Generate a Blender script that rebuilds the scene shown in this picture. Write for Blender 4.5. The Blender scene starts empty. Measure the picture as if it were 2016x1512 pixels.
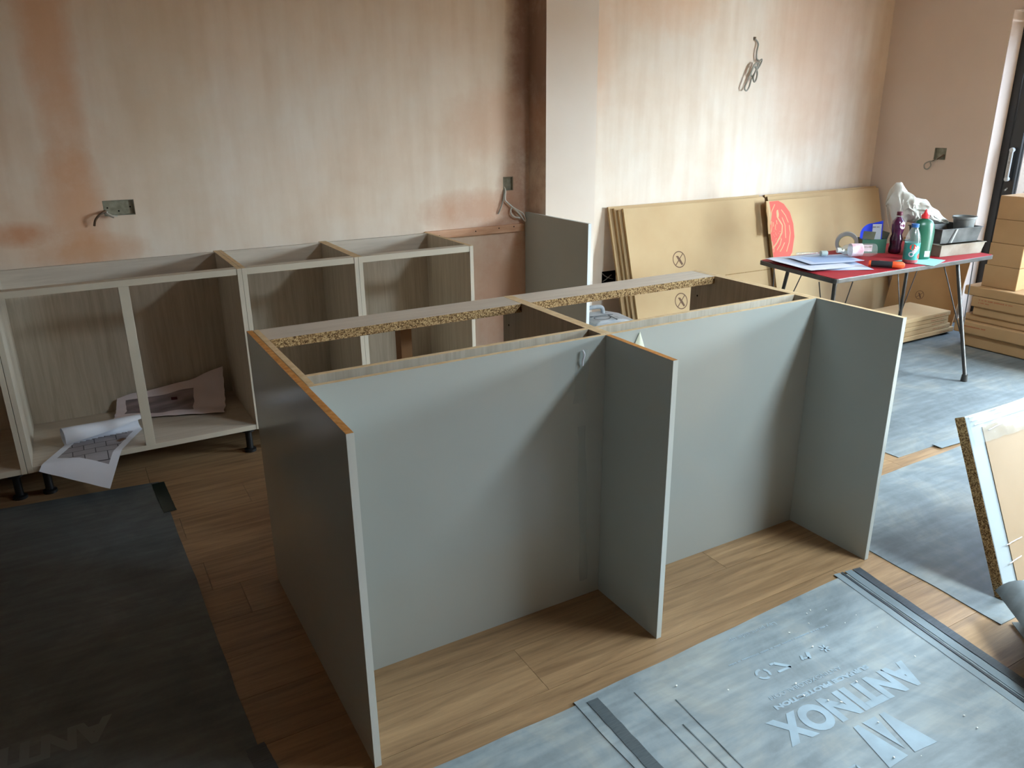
import bpy, bmesh, math, random
from mathutils import Vector, Matrix, noise
random.seed(7)
S = bpy.context.scene
COL = S.collection

# ---------------------------------------------------------------- camera
cam_d = bpy.data.cameras.new('camera'); cam = bpy.data.objects.new('camera', cam_d); COL.objects.link(cam)
cam.location = (-0.4404, -1.4849, 1.5326)
cam.rotation_euler = (1.2365, 0.0101, -0.5208)
cam_d.sensor_width = 36.0; cam_d.lens = 1523.2 / 2016 * 36.0; cam_d.clip_start = 0.02
S.camera = cam

# ---------------------------------------------------------------- sky, daylight openings, exposure
W = bpy.data.worlds.new('overcast_sky'); S.world = W; W.use_nodes = True
wn = W.node_tree.nodes; wl = W.node_tree.links
bg = wn['Background']; bg.inputs[0].default_value = (0.79, 0.895, 1.02, 1); bg.inputs[1].default_value = 108.0
W.cycles.sampling_method = 'AUTOMATIC'
RL = (2.45, 3.1, -2.1, -0.75)          # rooflight opening x0 x1 y0 y1
DO = (-2.0, 1.812, 2.17)               # door opening y0 y1 head
CEIL = 2.6; XR = 5.35; YW = 2.72


def portal(name, loc, rot, sx, sy):
    L = bpy.data.lights.new(name, 'AREA'); L.shape = 'RECTANGLE'; L.size = sx; L.size_y = sy
    L.cycles.is_portal = True
    o = bpy.data.objects.new(name, L); COL.objects.link(o); o.location = loc; o.rotation_euler = rot


portal('rooflight_portal', ((RL[0]+RL[1])/2, (RL[2]+RL[3])/2, CEIL+.105), (0, 0, 0), RL[1]-RL[0], RL[3]-RL[2])
portal('door_portal', (XR+.29, (DO[0]+DO[1])/2, DO[2]/2), (0, math.pi/2, 0), DO[2], DO[1]-DO[0])
S.view_settings.view_transform = 'Standard'; S.view_settings.look = 'None'
S.view_settings.gamma = 1.0; S.view_settings.use_curve_mapping = False
S.view_settings.exposure = 0.0
S.cycles.max_bounces = 10; S.cycles.diffuse_bounces = 6; S.cycles.transparent_max_bounces = 16
S.cycles.use_denoising = True
S.cycles.sample_clamp_indirect = 6.0
S.cycles.caustics_reflective = False; S.cycles.caustics_refractive = False


# ---------------------------------------------------------------- helpers: materials
def lin(c):
    return tuple(((v/255)/12.92 if v/255 <= .04045 else ((v/255+.055)/1.055)**2.4) for v in c) + (1,)


def newmat(name, rough=.6, spec=.3, col=(200, 200, 200)):
    m = bpy.data.materials.new(name); m.use_nodes = True
    b = m.node_tree.nodes['Principled BSDF']
    b.inputs['Base Color'].default_value = lin(col); b.inputs['Roughness'].default_value = rough
    b.inputs['Specular IOR Level'].default_value = spec
    return m, m.node_tree.nodes, m.node_tree.links, b


def nd(ns, t, **k):
    n = ns.new(t)
    for a, v in k.items():
        if a.startswith('i_'):
            n.inputs[a[2:].replace('_', ' ')].default_value = v
        else:
            setattr(n, a, v)
    return n


def ramp(ns, stops):
    r = ns.new('ShaderNodeValToRGB')
    e = r.color_ramp.elements
    while len(e) < len(stops):
        e.new(.5)
    for q, (p, c) in zip(e, stops):
        q.position = p; q.color = c if len(c) == 4 else lin(c)
    return r


def M(name, col, rough=.6, spec=.3, var=None, vscale=8.0, stretch=(1, 1, 1), bump=0.0, bscale=60.0, detail=4.0, metal=0.0):
    """flat colour with soft noise variation towards `var` and optional bump"""
    m, ns, ls, b = newmat(name, rough, spec, col)
    b.inputs['Metallic'].default_value = metal
    tc = nd(ns, 'ShaderNodeTexCoord'); mp = nd(ns, 'ShaderNodeMapping'); mp.inputs['Scale'].default_value = stretch
    ls.new(tc.outputs['Object'], mp.inputs['Vector'])
    if var:
        n = nd(ns, 'ShaderNodeTexNoise'); n.inputs['Scale'].default_value = vscale; n.inputs['Detail'].default_value = detail
        ls.new(mp.outputs[0], n.inputs['Vector'])
        r = ramp(ns, [(.32, col), (.68, var)]); ls.new(n.outputs[0], r.inputs[0]); ls.new(r.outputs[0], b.inputs['Base Color'])
    if bump:
        n2 = nd(ns, 'ShaderNodeTexNoise'); n2.inputs['Scale'].default_value = bscale; n2.inputs['Detail'].default_value = 5
        ls.new(mp.outputs[0], n2.inputs['Vector'])
        bp = nd(ns, 'ShaderNodeBump'); bp.inputs['Strength'].default_value = bump; bp.inputs['Distance'].default_value = .004
        ls.new(n2.outputs[0], bp.inputs['Height']); ls.new(bp.outputs[0], b.inputs['Normal'])
    return m


def clearmat(name, col, alpha, rough=.05, gloss=.25):
    """clear plastic or glass: see-through with a glossy coat"""
    m = bpy.data.materials.new(name); m.use_nodes = True
    ns, ls = m.node_tree.nodes, m.node_tree.links
    ns.remove(ns['Principled BSDF'])
    t = nd(ns, 'ShaderNodeBsdfTransparent'); t.inputs[0].default_value = lin(col)
    g = nd(ns, 'ShaderNodeBsdfGlossy'); g.inputs[0].default_value = (1, 1, 1, 1); g.inputs['Roughness'].default_value = rough
    d = nd(ns, 'ShaderNodeBsdfDiffuse'); d.inputs[0].default_value = lin(col)
    f = nd(ns, 'ShaderNodeLayerWeight'); f.inputs[0].default_value = .5
    pw = nd(ns, 'ShaderNodeMath', operation='POWER'); pw.inputs[1].default_value = 5; ls.new(f.outputs['Facing'], pw.inputs[0])
    ma = nd(ns, 'ShaderNodeMath', operation='MULTIPLY_ADD'); ma.inputs[1].default_value = .5; ma.inputs[2].default_value = gloss*.2; ls.new(pw.outputs[0], ma.inputs[0])
    x = nd(ns, 'ShaderNodeMixShader'); x.inputs[0].default_value = alpha; ls.new(t.outputs[0], x.inputs[1]); ls.new(d.outputs[0], x.inputs[2])
    y = nd(ns, 'ShaderNodeMixShader'); ls.new(ma.outputs[0], y.inputs[0]); ls.new(x.outputs[0], y.inputs[1]); ls.new(g.outputs[0], y.inputs[2])
    ls.new(y.outputs[0], ns['Material Output'].inputs[0])
    return m


def plaster(name, stains_tints=()):
    """bare pink plaster, cloudy, with trowel streaks; `stains` are drying stains and plain tinted patches (x, z, rx, rz, colour, strength)"""
    m, ns, ls, b = newmat(name, .75, .25)
    tc = nd(ns, 'ShaderNodeTexCoord')
    n = nd(ns, 'ShaderNodeTexNoise'); n.inputs['Scale'].default_value = 1.6; n.inputs['Detail'].default_value = 6; n.inputs['Roughness'].default_value = .62
    ls.new(tc.outputs['Object'], n.inputs['Vector'])
    r = ramp(ns, [(.3, (220, 199, 178)), (.5, (227, 212, 195)), (.72, (232, 223, 211))]); ls.new(n.outputs[0], r.inputs[0])
    mp = nd(ns, 'ShaderNodeMapping'); mp.inputs['Scale'].default_value = (9, 9, 1.1); ls.new(tc.outputs['Object'], mp.inputs[0])
    n2 = nd(ns, 'ShaderNodeTexNoise'); n2.inputs['Scale'].default_value = 1.3; n2.inputs['Detail'].default_value = 7; ls.new(mp.outputs[0], n2.inputs['Vector'])
    r2 = ramp(ns, [(.35, (232, 222, 212)), (.62, (255, 255, 255))]); ls.new(n2.outputs[0], r2.inputs[0])
    mx = nd(ns, 'ShaderNodeMix', data_type='RGBA', blend_type='MULTIPLY'); mx.inputs['Factor'].default_value = .4
    ls.new(r.outputs[0], mx.inputs['A']); ls.new(r2.outputs[0], mx.inputs['B'])
    cur = mx.outputs['Result']
    sep = nd(ns, 'ShaderNodeSeparateXYZ'); ls.new(tc.outputs['Object'], sep.inputs[0])
    n3 = nd(ns, 'ShaderNodeTexNoise'); n3.inputs['Scale'].default_value = 7; n3.inputs['Detail'].default_value = 8; n3.inputs['Roughness'].default_value = .7
    ls.new(tc.outputs['Object'], n3.inputs['Vector'])

    def math_(op, a, c, v=None):
        q = nd(ns, 'ShaderNodeMath', operation=op)
        for i, s in enumerate((a, c)):
            if isinstance(s, (int, float)):
                q.inputs[i].default_value = s
            else:
                ls.new(s, q.inputs[i])
        return q.outputs[0]
    for (sx, sz, rx, rz, colr, k) in stains_tints:
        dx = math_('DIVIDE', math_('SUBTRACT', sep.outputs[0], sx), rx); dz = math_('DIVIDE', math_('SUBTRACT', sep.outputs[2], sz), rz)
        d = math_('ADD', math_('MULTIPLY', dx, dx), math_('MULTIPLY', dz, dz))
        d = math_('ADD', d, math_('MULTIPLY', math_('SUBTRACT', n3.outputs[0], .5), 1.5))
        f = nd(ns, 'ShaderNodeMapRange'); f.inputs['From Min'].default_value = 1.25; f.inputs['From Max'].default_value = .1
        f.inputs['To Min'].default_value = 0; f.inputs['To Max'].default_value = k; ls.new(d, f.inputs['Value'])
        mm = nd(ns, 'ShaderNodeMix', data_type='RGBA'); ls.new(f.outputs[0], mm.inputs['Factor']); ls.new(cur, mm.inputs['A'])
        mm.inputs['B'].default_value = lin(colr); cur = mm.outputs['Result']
    ls.new(cur, b.inputs['Base Color'])
    n4 = nd(ns, 'ShaderNodeTexNoise'); n4.inputs['Scale'].default_value = 35; n4.inputs['Detail'].default_value = 6
    ls.new(tc.outputs['Object'], n4.inputs['Vector'])
    bp = nd(ns, 'ShaderNodeBump'); bp.inputs['Strength'].default_value = .12; bp.inputs['Distance'].default_value = .004
    ls.new(n4.outputs[0], bp.inputs['Height']); ls.new(bp.outputs[0], b.inputs['Normal'])
    return m


def grain(name, c1, c2, stretch, scale=3.0, rough=.5, spec=.35, bump=.05):
    """wood grain along the axis where `stretch` is small"""
    m, ns, ls, b = newmat(name, rough, spec)
    tc = nd(ns, 'ShaderNodeTexCoord'); mp = nd(ns, 'ShaderNodeMapping'); mp.inputs['Scale'].default_value = stretch
    oi = nd(ns, 'ShaderNodeObjectInfo'); add = nd(ns, 'ShaderNodeVectorMath', operation='ADD')
    cmb = nd(ns, 'ShaderNodeCombineXYZ'); mu = nd(ns, 'ShaderNodeMath', operation='MULTIPLY'); mu.inputs[1].default_value = 40
    ls.new(oi.outputs['Random'], mu.inputs[0])
    for i in range(3):
        ls.new(mu.outputs[0], cmb.inputs[i])
    ls.new(tc.outputs['Object'], add.inputs[0]); ls.new(cmb.outputs[0], add.inputs[1]); ls.new(add.outputs[0], mp.inputs[0])
    n = nd(ns, 'ShaderNodeTexNoise'); n.inputs['Scale'].default_value = scale; n.inputs['Detail'].default_value = 8; n.inputs['Roughness'].default_value = .65
    n.inputs['Distortion'].default_value = .6
    ls.new(mp.outputs[0], n.inputs['Vector'])
    r = ramp(ns, [(.3, c1), (.7, c2)]); ls.new(n.outputs[0], r.inputs[0])
    hs = nd(ns, 'ShaderNodeHueSaturation'); mr = nd(ns, 'ShaderNodeMapRange'); mr.inputs['To Min'].default_value = .9; mr.inputs['To Max'].default_value = 1.08
    ls.new(oi.outputs['Random'], mr.inputs['Value']); ls.new(mr.outputs[0], hs.inputs['Value']); ls.new(r.outputs[0], hs.inputs['Color'])
    ls.new(hs.outputs[0], b.inputs['Base Color'])
    bp = nd(ns, 'ShaderNodeBump'); bp.inputs['Strength'].default_value = bump; bp.inputs['Distance'].default_value = .002
    ls.new(n.outputs[0], bp.inputs['Height']); ls.new(bp.outputs[0], b.inputs['Normal'])
    return m


def chip(name):
    m, ns, ls, b = newmat(name, .85, .1)
    tc = nd(ns, 'ShaderNodeTexCoord')
    v = nd(ns, 'ShaderNodeTexVoronoi'); v.inputs['Scale'].default_value = 260; ls.new(tc.outputs['Object'], v.inputs['Vector'])
    sp = nd(ns, 'ShaderNodeSeparateColor'); ls.new(v.outputs['Color'], sp.inputs[0])
    r = ramp(ns, [(0, (78, 56, 34)), (.35, (130, 102, 68)), (.7, (172, 142, 102)), (1, (196, 168, 124))]); ls.new(sp.outputs[0], r.inputs[0])
    ls.new(r.outputs[0], b.inputs['Base Color'])
    bp = nd(ns, 'ShaderNodeBump'); bp.inputs['Strength'].default_value = .5; bp.inputs['Distance'].default_value = .002
    ls.new(sp.outputs[0], bp.inputs['Height']); ls.new(bp.outputs[0], b.inputs['Normal'])
    return m


def dusty(name, dark, mid, dust):
    """floor protection sheet: dull plastic board with a film of plaster dust and scuffs"""
    m, ns, ls, b = newmat(name, .55, .4)
    tc = nd(ns, 'ShaderNodeTexCoord')
    n = nd(ns, 'ShaderNodeTexNoise'); n.inputs['Scale'].default_value = 3.2; n.inputs['Detail'].default_value = 9; n.inputs['Roughness'].default_value = .68
    n.inputs['Distortion'].default_value = .5
    ls.new(tc.outputs['Object'], n.inputs['Vector'])
    r = ramp(ns, [(.28, dark), (.5, mid), (.75, dust)]); ls.new(n.outputs[0], r.inputs[0])
    mp = nd(ns, 'ShaderNodeMapping'); mp.inputs['Scale'].default_value = (2, 14, 1); mp.inputs['Rotation'].default_value = (0, 0, .5)
    ls.new(tc.outputs['Object'], mp.inputs[0])
    n2 = nd(ns, 'ShaderNodeTexNoise'); n2.inputs['Scale'].default_value = 2.2; n2.inputs['Detail'].default_value = 6; ls.new(mp.outputs[0], n2.inputs['Vector'])
    r2 = ramp(ns, [(.42, (225, 225, 225)), (.62, (255, 255, 255))]); ls.new(n2.outputs[0], r2.inputs[0])
    mx = nd(ns, 'ShaderNodeMix', data_type='RGBA', blend_type='MULTIPLY'); mx.inputs['Factor'].default_value = .8
    ls.new(r.outputs[0], mx.inputs['A']); ls.new(r2.outputs[0], mx.inputs['B']); ls.new(mx.outputs['Result'], b.inputs['Base Color'])
    return m


STAINS_TINTS = [(-.37, 1.98, .12, .80, (206, 152, 110), .6), (-.38, 1.16, .14, .28, (204, 150, 110), .58), (-.62, 1.04, .15, .06, (190, 128, 86), .7),
         (-.36, .94, .26, .09, (200, 148, 106), .6), (-.80, 1.6, .2, .6, (206, 168, 132), .45), (.05, 1.75, .25, .8, (208, 188, 160), .4),
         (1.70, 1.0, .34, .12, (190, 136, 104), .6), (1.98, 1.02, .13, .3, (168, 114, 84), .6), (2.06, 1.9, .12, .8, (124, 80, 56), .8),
         (1.9, .45, .3, .5, (196, 142, 114), .6), (1.85, 1.5, .3, .22, (204, 164, 136), .5), (3.1, 2.35, .5, .35, (218, 178, 144), .6), (2.55, 1.9, .18, .4, (216, 180, 150), .5), (4.5, 2.0, .5, .8, (214, 180, 156), .5)]  # patches right of the pier just shift the plaster towards peach
m_wall = plaster('plaster_back', STAINS_TINTS)
m_plaster = M('unseen_room_plaster', (216, 194, 174), .85, .1, (206, 180, 160), 1.0)  # plaster of the left and front walls, out of view
m_pier = M('plaster_pier', (227, 217, 206), .75, .25, (220, 205, 190), 1.5, bump=.1, bscale=35)
m_side = M('plaster_side', (222, 208, 196), .78, .2, (214, 197, 183), 1.2, bump=.1, bscale=35)
m_ceil = M('ceiling_plaster', (186, 168, 152), .85, .2, (176, 154, 138), 1.5)
m_reveal = M('reveal_plaster', (228, 212, 198), .8, .2)
m_carc = grain('carcass_laminate', (168, 157, 140), (196, 187, 172), (14, 14, .8), 3.2, .5, .35)
m_carch = grain('carcass_laminate_flat', (182, 170, 156), (202, 192, 178), (.9, 14, 14), 3.0, .45, .35)
m_edge = M('carcass_edging', (186, 177, 160), .5, .3)
m_edgew = M('raw_edging', (214, 190, 152), .7, .2, (196, 168, 128), 30)
m_grey = M('grey_board', (164, 170, 167), .17, .5, (160, 166, 163), 2)
m_greye = M('grey_edge_band', (186, 192, 189), .35, .4)
m_mdf = M('raw_board_edge', (196, 142, 84), .85, .1, (172, 116, 62), 60)
m_chip = chip('raw_chipboard')
m_oak = grain('oak_plank', (114, 88, 62), (158, 128, 94), (1.1, 16, 16), 2.4, .42, .4, .08)
m_under = M('underlay', (120, 98, 72), .9, .1)
m_sheet = dusty('floor_sheet', (84, 92, 95), (108, 117, 121), (142, 142, 134))
m_sheet1 = dusty('floor_sheet_printed', (104, 114, 118), (130, 141, 146), (160, 162, 156))
m_mat = dusty('floor_mat_shaded', (62, 68, 70), (82, 89, 91), (104, 110, 110))  # same kind of sheet, darkened to carry the shade left of the island
m_tape = M('dark_tape', (40, 46, 52), .35, .5, (66, 74, 80), 20, (1, 30, 1))
m_tape2 = M('worn_dark_tape', (62, 70, 74), .45, .4, (84, 92, 96), 20, (1, 30, 1))
m_print = M('pale_print', (146, 164, 176), .55, .3, (132, 147, 156), 14)
m_printd = M('faint_print', (104, 110, 112), .6, .3)
m_card = M('cardboard', (194, 168, 130), .85, .12, (186, 158, 120), 3, bump=.05, bscale=20)
m_cardd = M('cardboard_plain', (176, 142, 104), .85, .12, (166, 132, 94), 4, bump=.05, bscale=25)
m_carde = grain('cardboard_edge', (112, 88, 58), (176, 144, 100), (60, 60, 2), 3, .9, .1)
m_ink = M('brown_ink', (110, 86, 70), .8, .1)
m_inkr = M('red_brown_ink', (160, 96, 66), .8, .1)
m_salmon = M('salmon_ink', (226, 98, 88), .8, .15)
m_white = M('white_paper', (212, 214, 222), .7, .2, (202, 206, 217), 6)
m_blue_paper = M('bluish_paper', (184, 194, 214), .7, .2)
m_black = M('black_plastic', (22, 22, 23), .4, .4)
m_blackm = M('black_metal', (30, 29, 28), .35, .5, (46, 43, 40), 30)
m_frame = M('black_aluminium', (24, 25, 26), .3, .5)
m_red = M('red_tabletop', (146, 26, 36), .55, .25, (160, 44, 52), 9)
m_cable = M('grey_cable', (150, 148, 138), .5, .3)
m_cablew = M('white_cable', (206, 204, 196), .5, .3)
m_cabled = M('dark_cable', (92, 74, 58), .6, .3)
m_galv = M('galvanised_steel', (150, 150, 134), .6, .4, (122, 120, 104), 40)
m_dark = M('dark_void', (26, 23, 20), .9, .1)
m_glass = clearmat('door_glass', (246, 250, 248), .02, .02, .2)
m_dimglass = clearmat('dimmed_door_glass', (152, 157, 162), .06, .1, .15)  # added tint dims the first pane so the right corner stays dark
m_wrap = clearmat('stretch_film', (244, 248, 250), .10, .3, .08)
m_orange = M('orange_plastic', (240, 92, 46), .45, .4)
m_grip = M('black_rubber_grip', (46, 50, 56), .6, .3)
m_steel = M('worn_steel', (150, 146, 136), .4, .5, (110, 100, 88), 14, metal=.5)
m_film = clearmat('clear_plastic', (246, 250, 250), .10, .12, .2)
m_bag = M('white_plastic_bag', (200, 199, 192), .35, .5)
_b = m_bag.node_tree.nodes['Principled BSDF']; _b.inputs['Subsurface Weight'].default_value = .25; _b.inputs['Subsurface Radius'].default_value = (.05, .05, .05)
m_toolgrey = M('tool_grey', (150, 158, 166), .5, .4, (186, 190, 194), 14)
m_tooldk = M('tool_dark', (62, 68, 74), .5, .4)


# ---------------------------------------------------------------- helpers: geometry
class MB:
    def __init__(s):
        s.v = []; s.f = []; s.m = []; s.sm = []; s.T = None

    def add(s, vs, fs, mi=0, smooth=False):
        o = len(s.v)
        s.v += [tuple(s.T @ Vector(q)) if s.T else tuple(q) for q in vs]
        for k, f in enumerate(fs):
            s.f.append([i+o for i in f]); s.m.append(mi[k] if isinstance(mi, (list, tuple)) else mi); s.sm.append(smooth)
        return s

    def box(s, x0, x1, y0, y1, z0, z1, mi=0):
        vs = [(x0, y0, z0), (x1, y0, z0), (x1, y1, z0), (x0, y1, z0), (x0, y0, z1), (x1, y0, z1), (x1, y1, z1), (x0, y1, z1)]
        fs = [(0, 3, 2, 1), (4, 5, 6, 7), (0, 1, 5, 4), (2, 3, 7, 6), (1, 2, 6, 5), (3, 0, 4, 7)]
        ks = ['z-', 'z+', 'y-', 'y+', 'x+', 'x-']
        if isinstance(mi, dict):
            mi = [mi.get(k, mi.get('d', 0)) for k in ks]
        return s.add(vs, fs, mi)

    def prism(s, poly, z0, z1, mi=0):
        """poly in local xy, counter-clockwise"""
        n = len(poly)
        vs = [(x, y, z0) for x, y in poly] + [(x, y, z1) for x, y in poly]
        fs = [tuple(range(n-1, -1, -1)), tuple(range(n, 2*n))] + [(i, (i+1) % n, n+(i+1) % n, n+i) for i in range(n)]
        return s.add(vs, fs, mi)

    def lathe(s, prof, n=20, mi=0, sx=1, sy=1, caps=True):
        """prof: (radius, height) bottom to top"""
        vs = []; fs = []
        for r, z in prof:
            for k in range(n):
                a = 2*math.pi*k/n; vs.append((r*math.cos(a)*sx, r*math.sin(a)*sy, z))
        for i in range(len(prof)-1):
            for k in range(n):
                fs.append((i*n+k, i*n+(k+1) % n, (i+1)*n+(k+1) % n, (i+1)*n+k))
        if caps:
            fs.append(tuple(range(n-1, -1, -1))); o = (len(prof)-1)*n; fs.append(tuple(range(o, o+n)))
        return s.add(vs, fs, mi, True)

    def tube(s, pts, r, n=8, mi=0, smooth_pts=True):
        P = [Vector(q) for q in pts]
        if smooth_pts and len(P) > 2:
            Q = []
            for i in range(len(P)-1):
                p0, p1, p2, p3 = P[max(i-1, 0)], P[i], P[i+1], P[min(i+2, len(P)-1)]
                for k in range(6):
                    t = k/6
                    Q.append(.5*((2*p1)+(p2-p0)*t+(2*p0-5*p1+4*p2-p3)*t*t+(3*p1-p0-3*p2+p3)*t**3))
            P = Q+[P[-1]]
        up = Vector((.31, .22, .93)); vs = []; fs = []
        for i, q in enumerate(P):
            d = (P[min(i+1, len(P)-1)]-P[max(i-1, 0)]).normalized()
            a = d.cross(up)
            if a.length < .05:
                a = d.cross(Vector((1, 0, 0)))
            a.normalize(); b = d.cross(a).normalized(); up = -b if False else a.cross(d)
            rr = r[i] if isinstance(r, list) else r
            for k in range(n):
                w = 2*math.pi*k/n; vs.append(q+a*math.cos(w)*rr+b*math.sin(w)*rr)
        for i in range(len(P)-1):
            for k in range(n):
                fs.append((i*n+k, i*n+(k+1) % n, (i+1)*n+(k+1) % n, (i+1)*n+k))
        fs.append(tuple(range(n-1, -1, -1))); o = (len(P)-1)*n; fs.append(tuple(range(o, o+n)))
        return s.add(vs, fs, mi, True)

    def grid(s, fn, nu, nv, mi=0, matfn=None, thick=0.0, smooth=True):
        """fn(u,v)->xyz for u,v in 0..1; a thin sheet, closed when thick>0"""
        vs = [Vector(fn(i/nu, j/nv)) for j in range(nv+1) for i in range(nu+1)]
        w = nu+1; fs = []; ms = []
        for j in range(nv):
            for i in range(nu):
                fs.append((j*w+i, j*w+i+1, (j+1)*w+i+1, (j+1)*w+i)); ms.append(matfn((i+.5)/nu, (j+.5)/nv) if matfn else mi)
        if thick:
            N = len(vs); nor = [Vector((0, 0, 0)) for _ in vs]
            for f in fs:
                q = (vs[f[1]]-vs[f[0]]).cross(vs[f[3]]-vs[f[0]])
                for k in f:
                    nor[k] += q
            vs += [v-n.normalized()*thick for v, n in zip(vs, nor)]
            top = list(fs)
            for f in top:
                fs.append(tuple(k+N for k in reversed(f))); ms.append(mi)
            rim = [(i, i+1) for i in range(nu)] + [(j*w+nu, (j+1)*w+nu) for j in range(nv)] + [(nv*w+i+1, nv*w+i) for i in range(nu)] + [((j+1)*w, j*w) for j in range(nv)]
            for a, c in rim:
                fs.append((c, a, a+N, c+N)); ms.append(mi)
        return s.add([tuple(v) for v in vs], fs, ms, smooth)

    def build(s, name, mats, parent=None, bevel=0.0):
        me = bpy.data.meshes.new(name); me.from_pydata(s.v, [], s.f)
        for m in (mats if isinstance(mats, (list, tuple)) else [mats]):
            me.materials.append(m)
        me.polygons.foreach_set('material_index', s.m); me.polygons.foreach_set('use_smooth', s.sm); me.update()
        if any(s.sm):
            me.set_sharp_from_angle(angle=.75)
        o = bpy.data.objects.new(name, me); COL.objects.link(o)
        if parent:
            attach(o, parent)
        if bevel:
            b = o.modifiers.new('bevel', 'BEVEL'); b.width = bevel; b.segments = 2; b.limit_method = 'ANGLE'
        return o


def attach(o, parent):
    o.parent = parent
    if parent.parent is None:                     # parts carry world coordinates; a part's own matrix is then the identity
        o.matrix_parent_inverse = Matrix.Translation(-parent.location)


def tag(o, label, cat, group=None):
    o['label'] = label; o['category'] = cat
    if group:
        o['group'] = group
    return o


def thing(name, loc, label, cat, group=None):
    o = bpy.data.objects.new(name, None); COL.objects.link(o); o.location = loc; o.empty_display_size = .1
    return tag(o, label, cat, group)


def struct(o):
    o['kind'] = 'structure'; return o


def frame(o, ex, ey, ez):
    m = Matrix((tuple(ex)+(0,), tuple(ey)+(0,), tuple(ez)+(0,), (0, 0, 0, 1))).transposed()
    m.translation = Vector(o); return m


def bx(name, b, mat, parent=None, mi=0, bevel=0.0):
    return MB().box(*b, mi).build(name, mat, parent, bevel)


def text_mesh(body, size, bold=0.0, spacing=1.0, shear=0.0):
    c = bpy.data.curves.new('txt', 'FONT'); c.body = body; c.size = size; c.offset = bold; c.space_character = spacing; c.shear = shear
    c.resolution_u = 5; c.fill_mode = 'FRONT'
    o = bpy.data.objects.new('txt', c); COL.objects.link(o)
    dg = bpy.context.evaluated_depsgraph_get(); dg.update()
    me = bpy.data.meshes.new_from_object(o.evaluated_get(dg))
    vs = [tuple(v.co) for v in me.vertices]; fs = [tuple(p.vertices) for p in me.polygons]
    bpy.data.objects.remove(o); bpy.data.curves.remove(c); bpy.data.meshes.remove(me)
    return vs, fs


def lettering(name, body, T, mat, parent, width=None, size=.1, bold=0.0, wrap=None, shear=0.0):
    """flat print laid in the local xy of T; wrap(v) bends it around a body"""
    vs, fs = text_mesh(body, size, bold, shear=shear)
    if not vs:
        return None
    x0 = min(v[0] for v in vs); x1 = max(v[0] for v in vs)
    k = (width/(x1-x0)) if width else 1
    vs = [((v[0]-x0)*k, v[1], 0) for v in vs]
    mb = MB()
    if wrap:
        vs = [wrap(v) for v in vs]
    mb.T = T
    mb.add(vs, fs)
    return mb.build(name, mat, parent)


def scribble(name, T, width, size, mat, parent, seed=1, gap=.35):
    """a line of print too small to read: short strokes"""
    rr = random.Random(seed); mb = MB(); mb.T = T; x = 0.0
    while x < width:
        w = size*rr.uniform(.35, .8)
        mb.add([(x, 0, 0), (x+w, 0, 0), (x+w, size*rr.uniform(.6, 1), 0), (x, size*rr.uniform(.6, 1), 0)], [(0, 1, 2, 3)])
        x += w+size*(gap*.5 if rr.random() < .8 else 1.0)
    return mb.build(name, mat, parent)


# ---------------------------------------------------------------- room
def wall_with_holes(name, mat, axis, pos, thick, u0, u1, z0, z1, holes):
    """wall slab; axis 'y' -> plane y=pos with u=x, 'x' -> plane x=pos with u=y. holes: (u0,u1,z0,z1,depth)"""
    us = sorted({u0, u1} | {h[0] for h in holes} | {h[1] for h in holes}); zs = sorted({z0, z1} | {h[2] for h in holes} | {h[3] for h in holes})
    mb = MB()
    for a, b in zip(us, us[1:]):
        for c, d in zip(zs, zs[1:]):
            s = 0
            for h in holes:
                if h[0] <= a and b <= h[1] and h[2] <= c and d <= h[3]:
                    s = h[4]
            if s >= thick:
                continue
            if axis == 'y':
                mb.box(a, b, pos+s, pos+thick, c, d)
            else:
                mb.box(pos+s, pos+thick, a, b, c, d)
    return struct(mb.build(name, mat))


X0, Y0 = -4.6, -5.2
floor = struct(bx('floor', (X0, XR+.3, Y0, YW+.3, -.12, -.016), m_under))
# oak planks, running along x
PW = .2; lens = [1.9, 1.4, 2.2]; row = 0; y = .015-PW*26
planks = {}
while y < YW:
    x = X0-random.uniform(0, 1.5)
    while x < XR:
        L = random.choice(lens); a, b = max(x, X0), min(x+L, XR); y1 = min(y+PW, YW)
        if b-a > .05:
            key = (round(b-a, 3), round(y1-y, 3))
            if key not in planks:
                mb = MB(); g = .0006
                mb.box(g, b-a-g, g, y1-y-g, -.016, 0)
                me_o = mb.build('plank', m_oak, None); planks[key] = me_o.data
                bpy.data.objects.remove(me_o)
            o = bpy.data.objects.new('plank', planks[key]); COL.objects.link(o); o.location = (a, y, 0); o.parent = floor
        x += L
    y += PW; row += 1

SK = {'a': (-.265, -.130, 1.098, 1.170, .018), 'b': (1.905, 1.975, 1.100, 1.182, .022), 'c': (2.661, 2.781, .444, .527, .035), 'd': (3.890, 3.915, 2.003, 2.025, .05)}
wall_with_holes('wall_back', m_wall, 'y', YW, .2, X0, XR, 0, CEIL, list(SK.values()))
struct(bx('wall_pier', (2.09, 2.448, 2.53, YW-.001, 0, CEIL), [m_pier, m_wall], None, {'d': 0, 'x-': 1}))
SR = (2.118, 2.212, 1.185, 1.27, .022)
wall_with_holes('wall_right', m_side, 'x', XR, .3, Y0, YW+.2, 0, CEIL, [SR, (DO[0], DO[1], 0, DO[2], 9)])
rv = MB(); rv.box(XR+.002, XR+.298, DO[1]-.004, DO[1]-.001, 0, DO[2]); rv.box(XR+.002, XR+.298, DO[0]+.001, DO[0]+.004, 0, DO[2])
rv.box(XR+.002, XR+.298, DO[0], DO[1], DO[2]-.004, DO[2]-.001)
struct(rv.build('trim_1', m_reveal))
struct(bx('wall_left', (X0-.2, X0, Y0-.2, YW+.2, 0, CEIL), m_plaster))
struct(bx('wall_front', (X0, XR+.3, Y0-.2, Y0, 0, CEIL), m_plaster))
cl = MB(); c0, c1 = CEIL, CEIL+.1
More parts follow.
